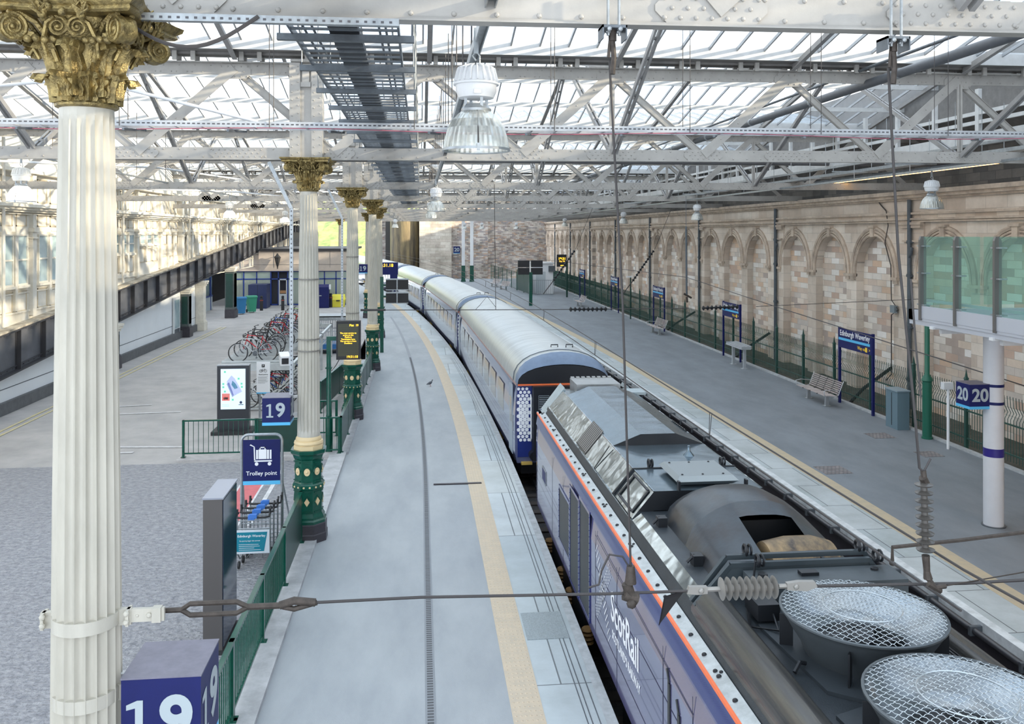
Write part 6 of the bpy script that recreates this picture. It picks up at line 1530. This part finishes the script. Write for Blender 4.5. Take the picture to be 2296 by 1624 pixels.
b = MB(); b.tube([(-.80,0,.03),(0,0,.035),(1.40,0,.0),(2.00,0,-.005)],.0105,6); b.tube([(2.98,0,-.01),(4.2,0,-.04),(8,0,.0),(18.9,0,.1)],.012,6); b.build('wire', WIRE, t, 60)
b = MB(); insulator(b,(2.24,0,.0),(2.70,0,-.005)); b.build('insulator', INS, t, 50)
b = MB(); b.prism([(1.98,-.02),(2.0,.03),(2.14,.025),(2.14,-.025),(2.06,-.03)],-.02,.02); b.dome((2.09,-.02,.0),(0,-1,0),.025); b.tube([(2.14,0,.0),(2.24,0,.0)],.018,6); b.tube([(2.70,0,.0),(2.78,0,.0)],.018,6); b.prism([(2.76,-.025),(2.76,.025),(2.86,.035),(2.98,.03),(3.0,-.01),(2.92,-.04)],-.02,.02); b.dome((2.83,-.02,.0),(0,-1,0),.024); b.build('end_fittings', mat('fitting_grey', (.30,.29,.27), .45, .4), t)
b = MB(); b.add([(1.80,-.05,-.02),(1.98,.02,-.01),(1.84,.02,-.14),(1.76,-.04,-.24)],[(0,1,2,3)]); b.add([(1.80,-.04,-.02),(1.98,.03,-.01),(1.84,.03,-.14),(1.76,-.03,-.24)],[(3,2,1,0)]); b.build('hanging_flap', BLACK, t)
t = thing('drop_wire','vertical dark rod hanging from the nearest truss down to the span wire','wire',(1.55,6.33,3.58))
b = MB(); b.tube([(-.16,0,4.0),(-.06,0,2.2),(0,0,.25)],.009,6); b.tube([(0,0,.22),(-.06,0,.32),(-.16,0,.34),(-.22,0,.22),(-.24,0,.12),(-.32,0,.10)],.008,6); b.build('wire', WIRE, t, 60)
b = MB(); b.tube([(0,0,.25),(.0,0,.12)],[.03,.045],8); b.tube([(-.03,0,.12),(0,0,.03),(.05,0,.02)],.04,8); b.tube([(-.05,0,.04),(.05,0,.0)],.045,8); b.dome((0,-.03,-.02),(0,-1,0),.04); b.build('clamp', IRN, t, 50)
def truss_hanger(x, z, lab):
    t = thing('hanger_bracket',lab,'bracket',(x,6.18,z)); b = MB(); b.box(-.09,.09,-.08,.08,0,.02); b.box(-.09,-.08,-.08,.08,-.08,.02); b.box(.08,.09,-.08,.08,-.08,.02); b.build('plate', DSTEEL, t)
    b = MB()
    for s in (-.04,.04): b.tube([(s,-.04,-.05),(s,-.04,.34)],.012,6); b.dome((s,-.08,-.01),(0,-1,0),.02); b.dome((s,-.03,-.02),(0,0,-1),.022)
    b.build('bolts', STEEL, t)
    b = MB(); b.tube([(0,0,0),(0,0,-.08)],.03,8); b.tube([(-.02,0,-.08),(-.03,0,-.2)],.012,6); b.tube([(.0,0,-.08),(.01,0,-.2),(.0,0,-.32)],.02,6); b.build('link', IRN, t)
truss_hanger(1.38,7.77,'hanger bracket under the nearest truss, above the long central rod'); truss_hanger(3.52,7.74,'hanger bracket under the nearest truss at right, above the hanging insulator')
t = thing('hanging_insulator','long ribbed insulator hanging on a dark rod at the right','insulator',(3.70,6.25,3.55))
b = MB(); b.tube([(-.18,0,4.0),(-.10,0,2.6),(.02,0,1.5),(.10,.05,.95),(.13,.05,.92)],.010,6); b.tube([(.14,.05,.93),(.19,.05,1.02)],.008,5); b.tube([(0,0,2.4),(.04,0,1.9),(.08,.0,1.5)],.008,5); b.build('wire', WIRE, t, 60)
b = MB(); b.tube([(.13,.05,.93),(.14,.05,.86)],.022,8); b.tube([(.12,.04,.88),(.16,.06,.82)],.03,8); b.tube([(.15,.05,.28),(.16,.05,.16),(.17,.05,.10)],[.03,.025,.035],8); b.build('end_fittings', IRN, t)
b = MB(); insulator(b,(.135,.05,.84),(.15,.05,.28),.068,9); b.build('insulator', mat('insulator_dark', (.10,.093,.085), .35, vary=.3), t, 50)
b = MB(); b.tube([(.17,.05,.10),(.20,.0,.05),(.28,0,.06)],.02,6); b.tube([(.14,.0,.08),(.24,.0,.02)],.022,6); b.tube([(.28,0,.06),(1.2,.3,.02),(4,1,.0)],.005,5); b.build('wire_clamp', IRN, t)
# catenary and contact wires
t = thing('overhead_wires','pair of dark overhead wires with droppers running above the train','wire',(0,0,0))
def ox(v): return cen(v)-.04
vv = [2,6,11,16,22,30,38,46,54,62,70,78,86,94,102,110]
def cz_(v): return 3.83 if v < 7 else 3.83
b = MB(); b.tube([(ox(v)+(.3 if v==2 else 0),v,3.83+(.0 if v>6 else .0)) for v in vv],.010,6); b.build('catenary_wire', WIRE, t, 60)
b = MB(); b.tube([(ox(v)-.02,v,3.53) for v in vv[1:]],.010,6); b.build('contact_wire', WIRE, t, 60)
for v in (11.6,19.5,27.5,36,45,54):
    b = MB(); b.tube([(ox(v)-.012,v,3.83),(ox(v)-.02,v,3.53)],.005,4); b.tube([(ox(v)+.02,v,3.83),(ox(v)-.01,v,3.53)],.005,4); b.dome((ox(v),v,3.52),(0,0,-1),.02); b.build('dropper', WIRE, t)
t = thing('registration_arm','thin dark registration tube at the lower right above the platform edge','registration arm',(0,0,0)); b = MB(); b.tube([(4.15,7.3,3.40),(4.15,7.3,3.52),(4.8,7.3,3.56),(9,7.3,3.9)],.018,6); b.dome((4.15,7.3,3.38),(0,0,-1),.03); b.build('tube', IRN, t, 50)
t = thing('far_span_wire','thin span wire from the third column across to the right wall','wire',(0,30.2,0))
b = MB(); b.tube([(-2.05,0,3.66),(4.0,0,3.62),(9.5,0,3.62)],.014,5); b.tube([(12.0,0,3.66),(18.8,0,3.9)],.010,5); b.tube([(2.55,0,8.0),(2.6,0,3.62)],.010,5); b.tube([(2.6,0,3.72),(2.3,0,4.1),(2.05,0,3.8),(1.9,0,3.64)],.008,5); b.tube([(-2.05,0,3.66),(-1.2,0,3.66)],.04,6); b.build('wire', WIRE, t, 60); b = MB(); insulator(b,(5.2,0,3.62),(6.6,0,3.62),.09,9); insulator(b,(10.0,0,3.62),(11.4,0,3.66),.09,9); b.build('insulators', BLK, t, 50)
t = thing('dangling_rod','dark rod hanging before the right wall with a clamp at its foot','rod',(12.0,38.5,0)); b = MB(); b.tube([(0,0,8.0),(0,0,6.6)],.012,5); b.tube([(0,0,6.6),(.03,0,3.5)],.045,8); b.build('rod', DP, t); b = MB(); b.tube([(-.1,0,3.55),(.25,0,3.35)],.05,6); b.tube([(.03,0,3.4),(.05,0,3.15)],.05,6); b.build('clamp', IRN, t)
t = thing('side_wire','long thin wire sagging from the far columns past the right wall to the footbridge','wire',(0,0,0)); b = MB(); b.tube([(9.2,95,4.0),(10.4,70,4.1),(11.4,52,4.2),(12.0,38.5,4.3),(12.1,28,3.75),(12.8,18.5,3.1),(13.5,8,2.4)],.014,5); b.build('wire', WIRE, t, 60)
for (x, v, l) in ((8.2,58,'slanting insulator stay, left, far above the right platform'),(13.4,57,'slanting insulator stay before the third name sign')):
    t = thing('insulator_stay',l,'insulator',(x,v,0)); b = MB(); b.tube([(0,0,2.2),(.7,0,3.1)],.03,6); b.tube([(2.2,0,5.2),(3.5,0,8.3)],.015,5); b.build('wire', WIRE, t); b = MB(); insulator(b,(.7,0,3.1),(2.2,0,5.2),.10,12); b.build('insulator', BLK, t, 50)
for i,(x,v,z,l) in enumerate(((13.6,45.2,.0,'slanting dark pipe behind the fence below the second drainpipe'),(13.6,33,.0,'slanting dark pipe behind the fence by the nearest bench'),(13.6,58,0,'slanting dark pipe behind the fence by the third drainpipe'))):
    o = MB().tube([(18.7,v,.9),(17.2,v-.6,.2),(16.2,v-1.2,-.35)],.07,8).build('drain_branch', BLK, None, 60); tag(o,l,'pipe')
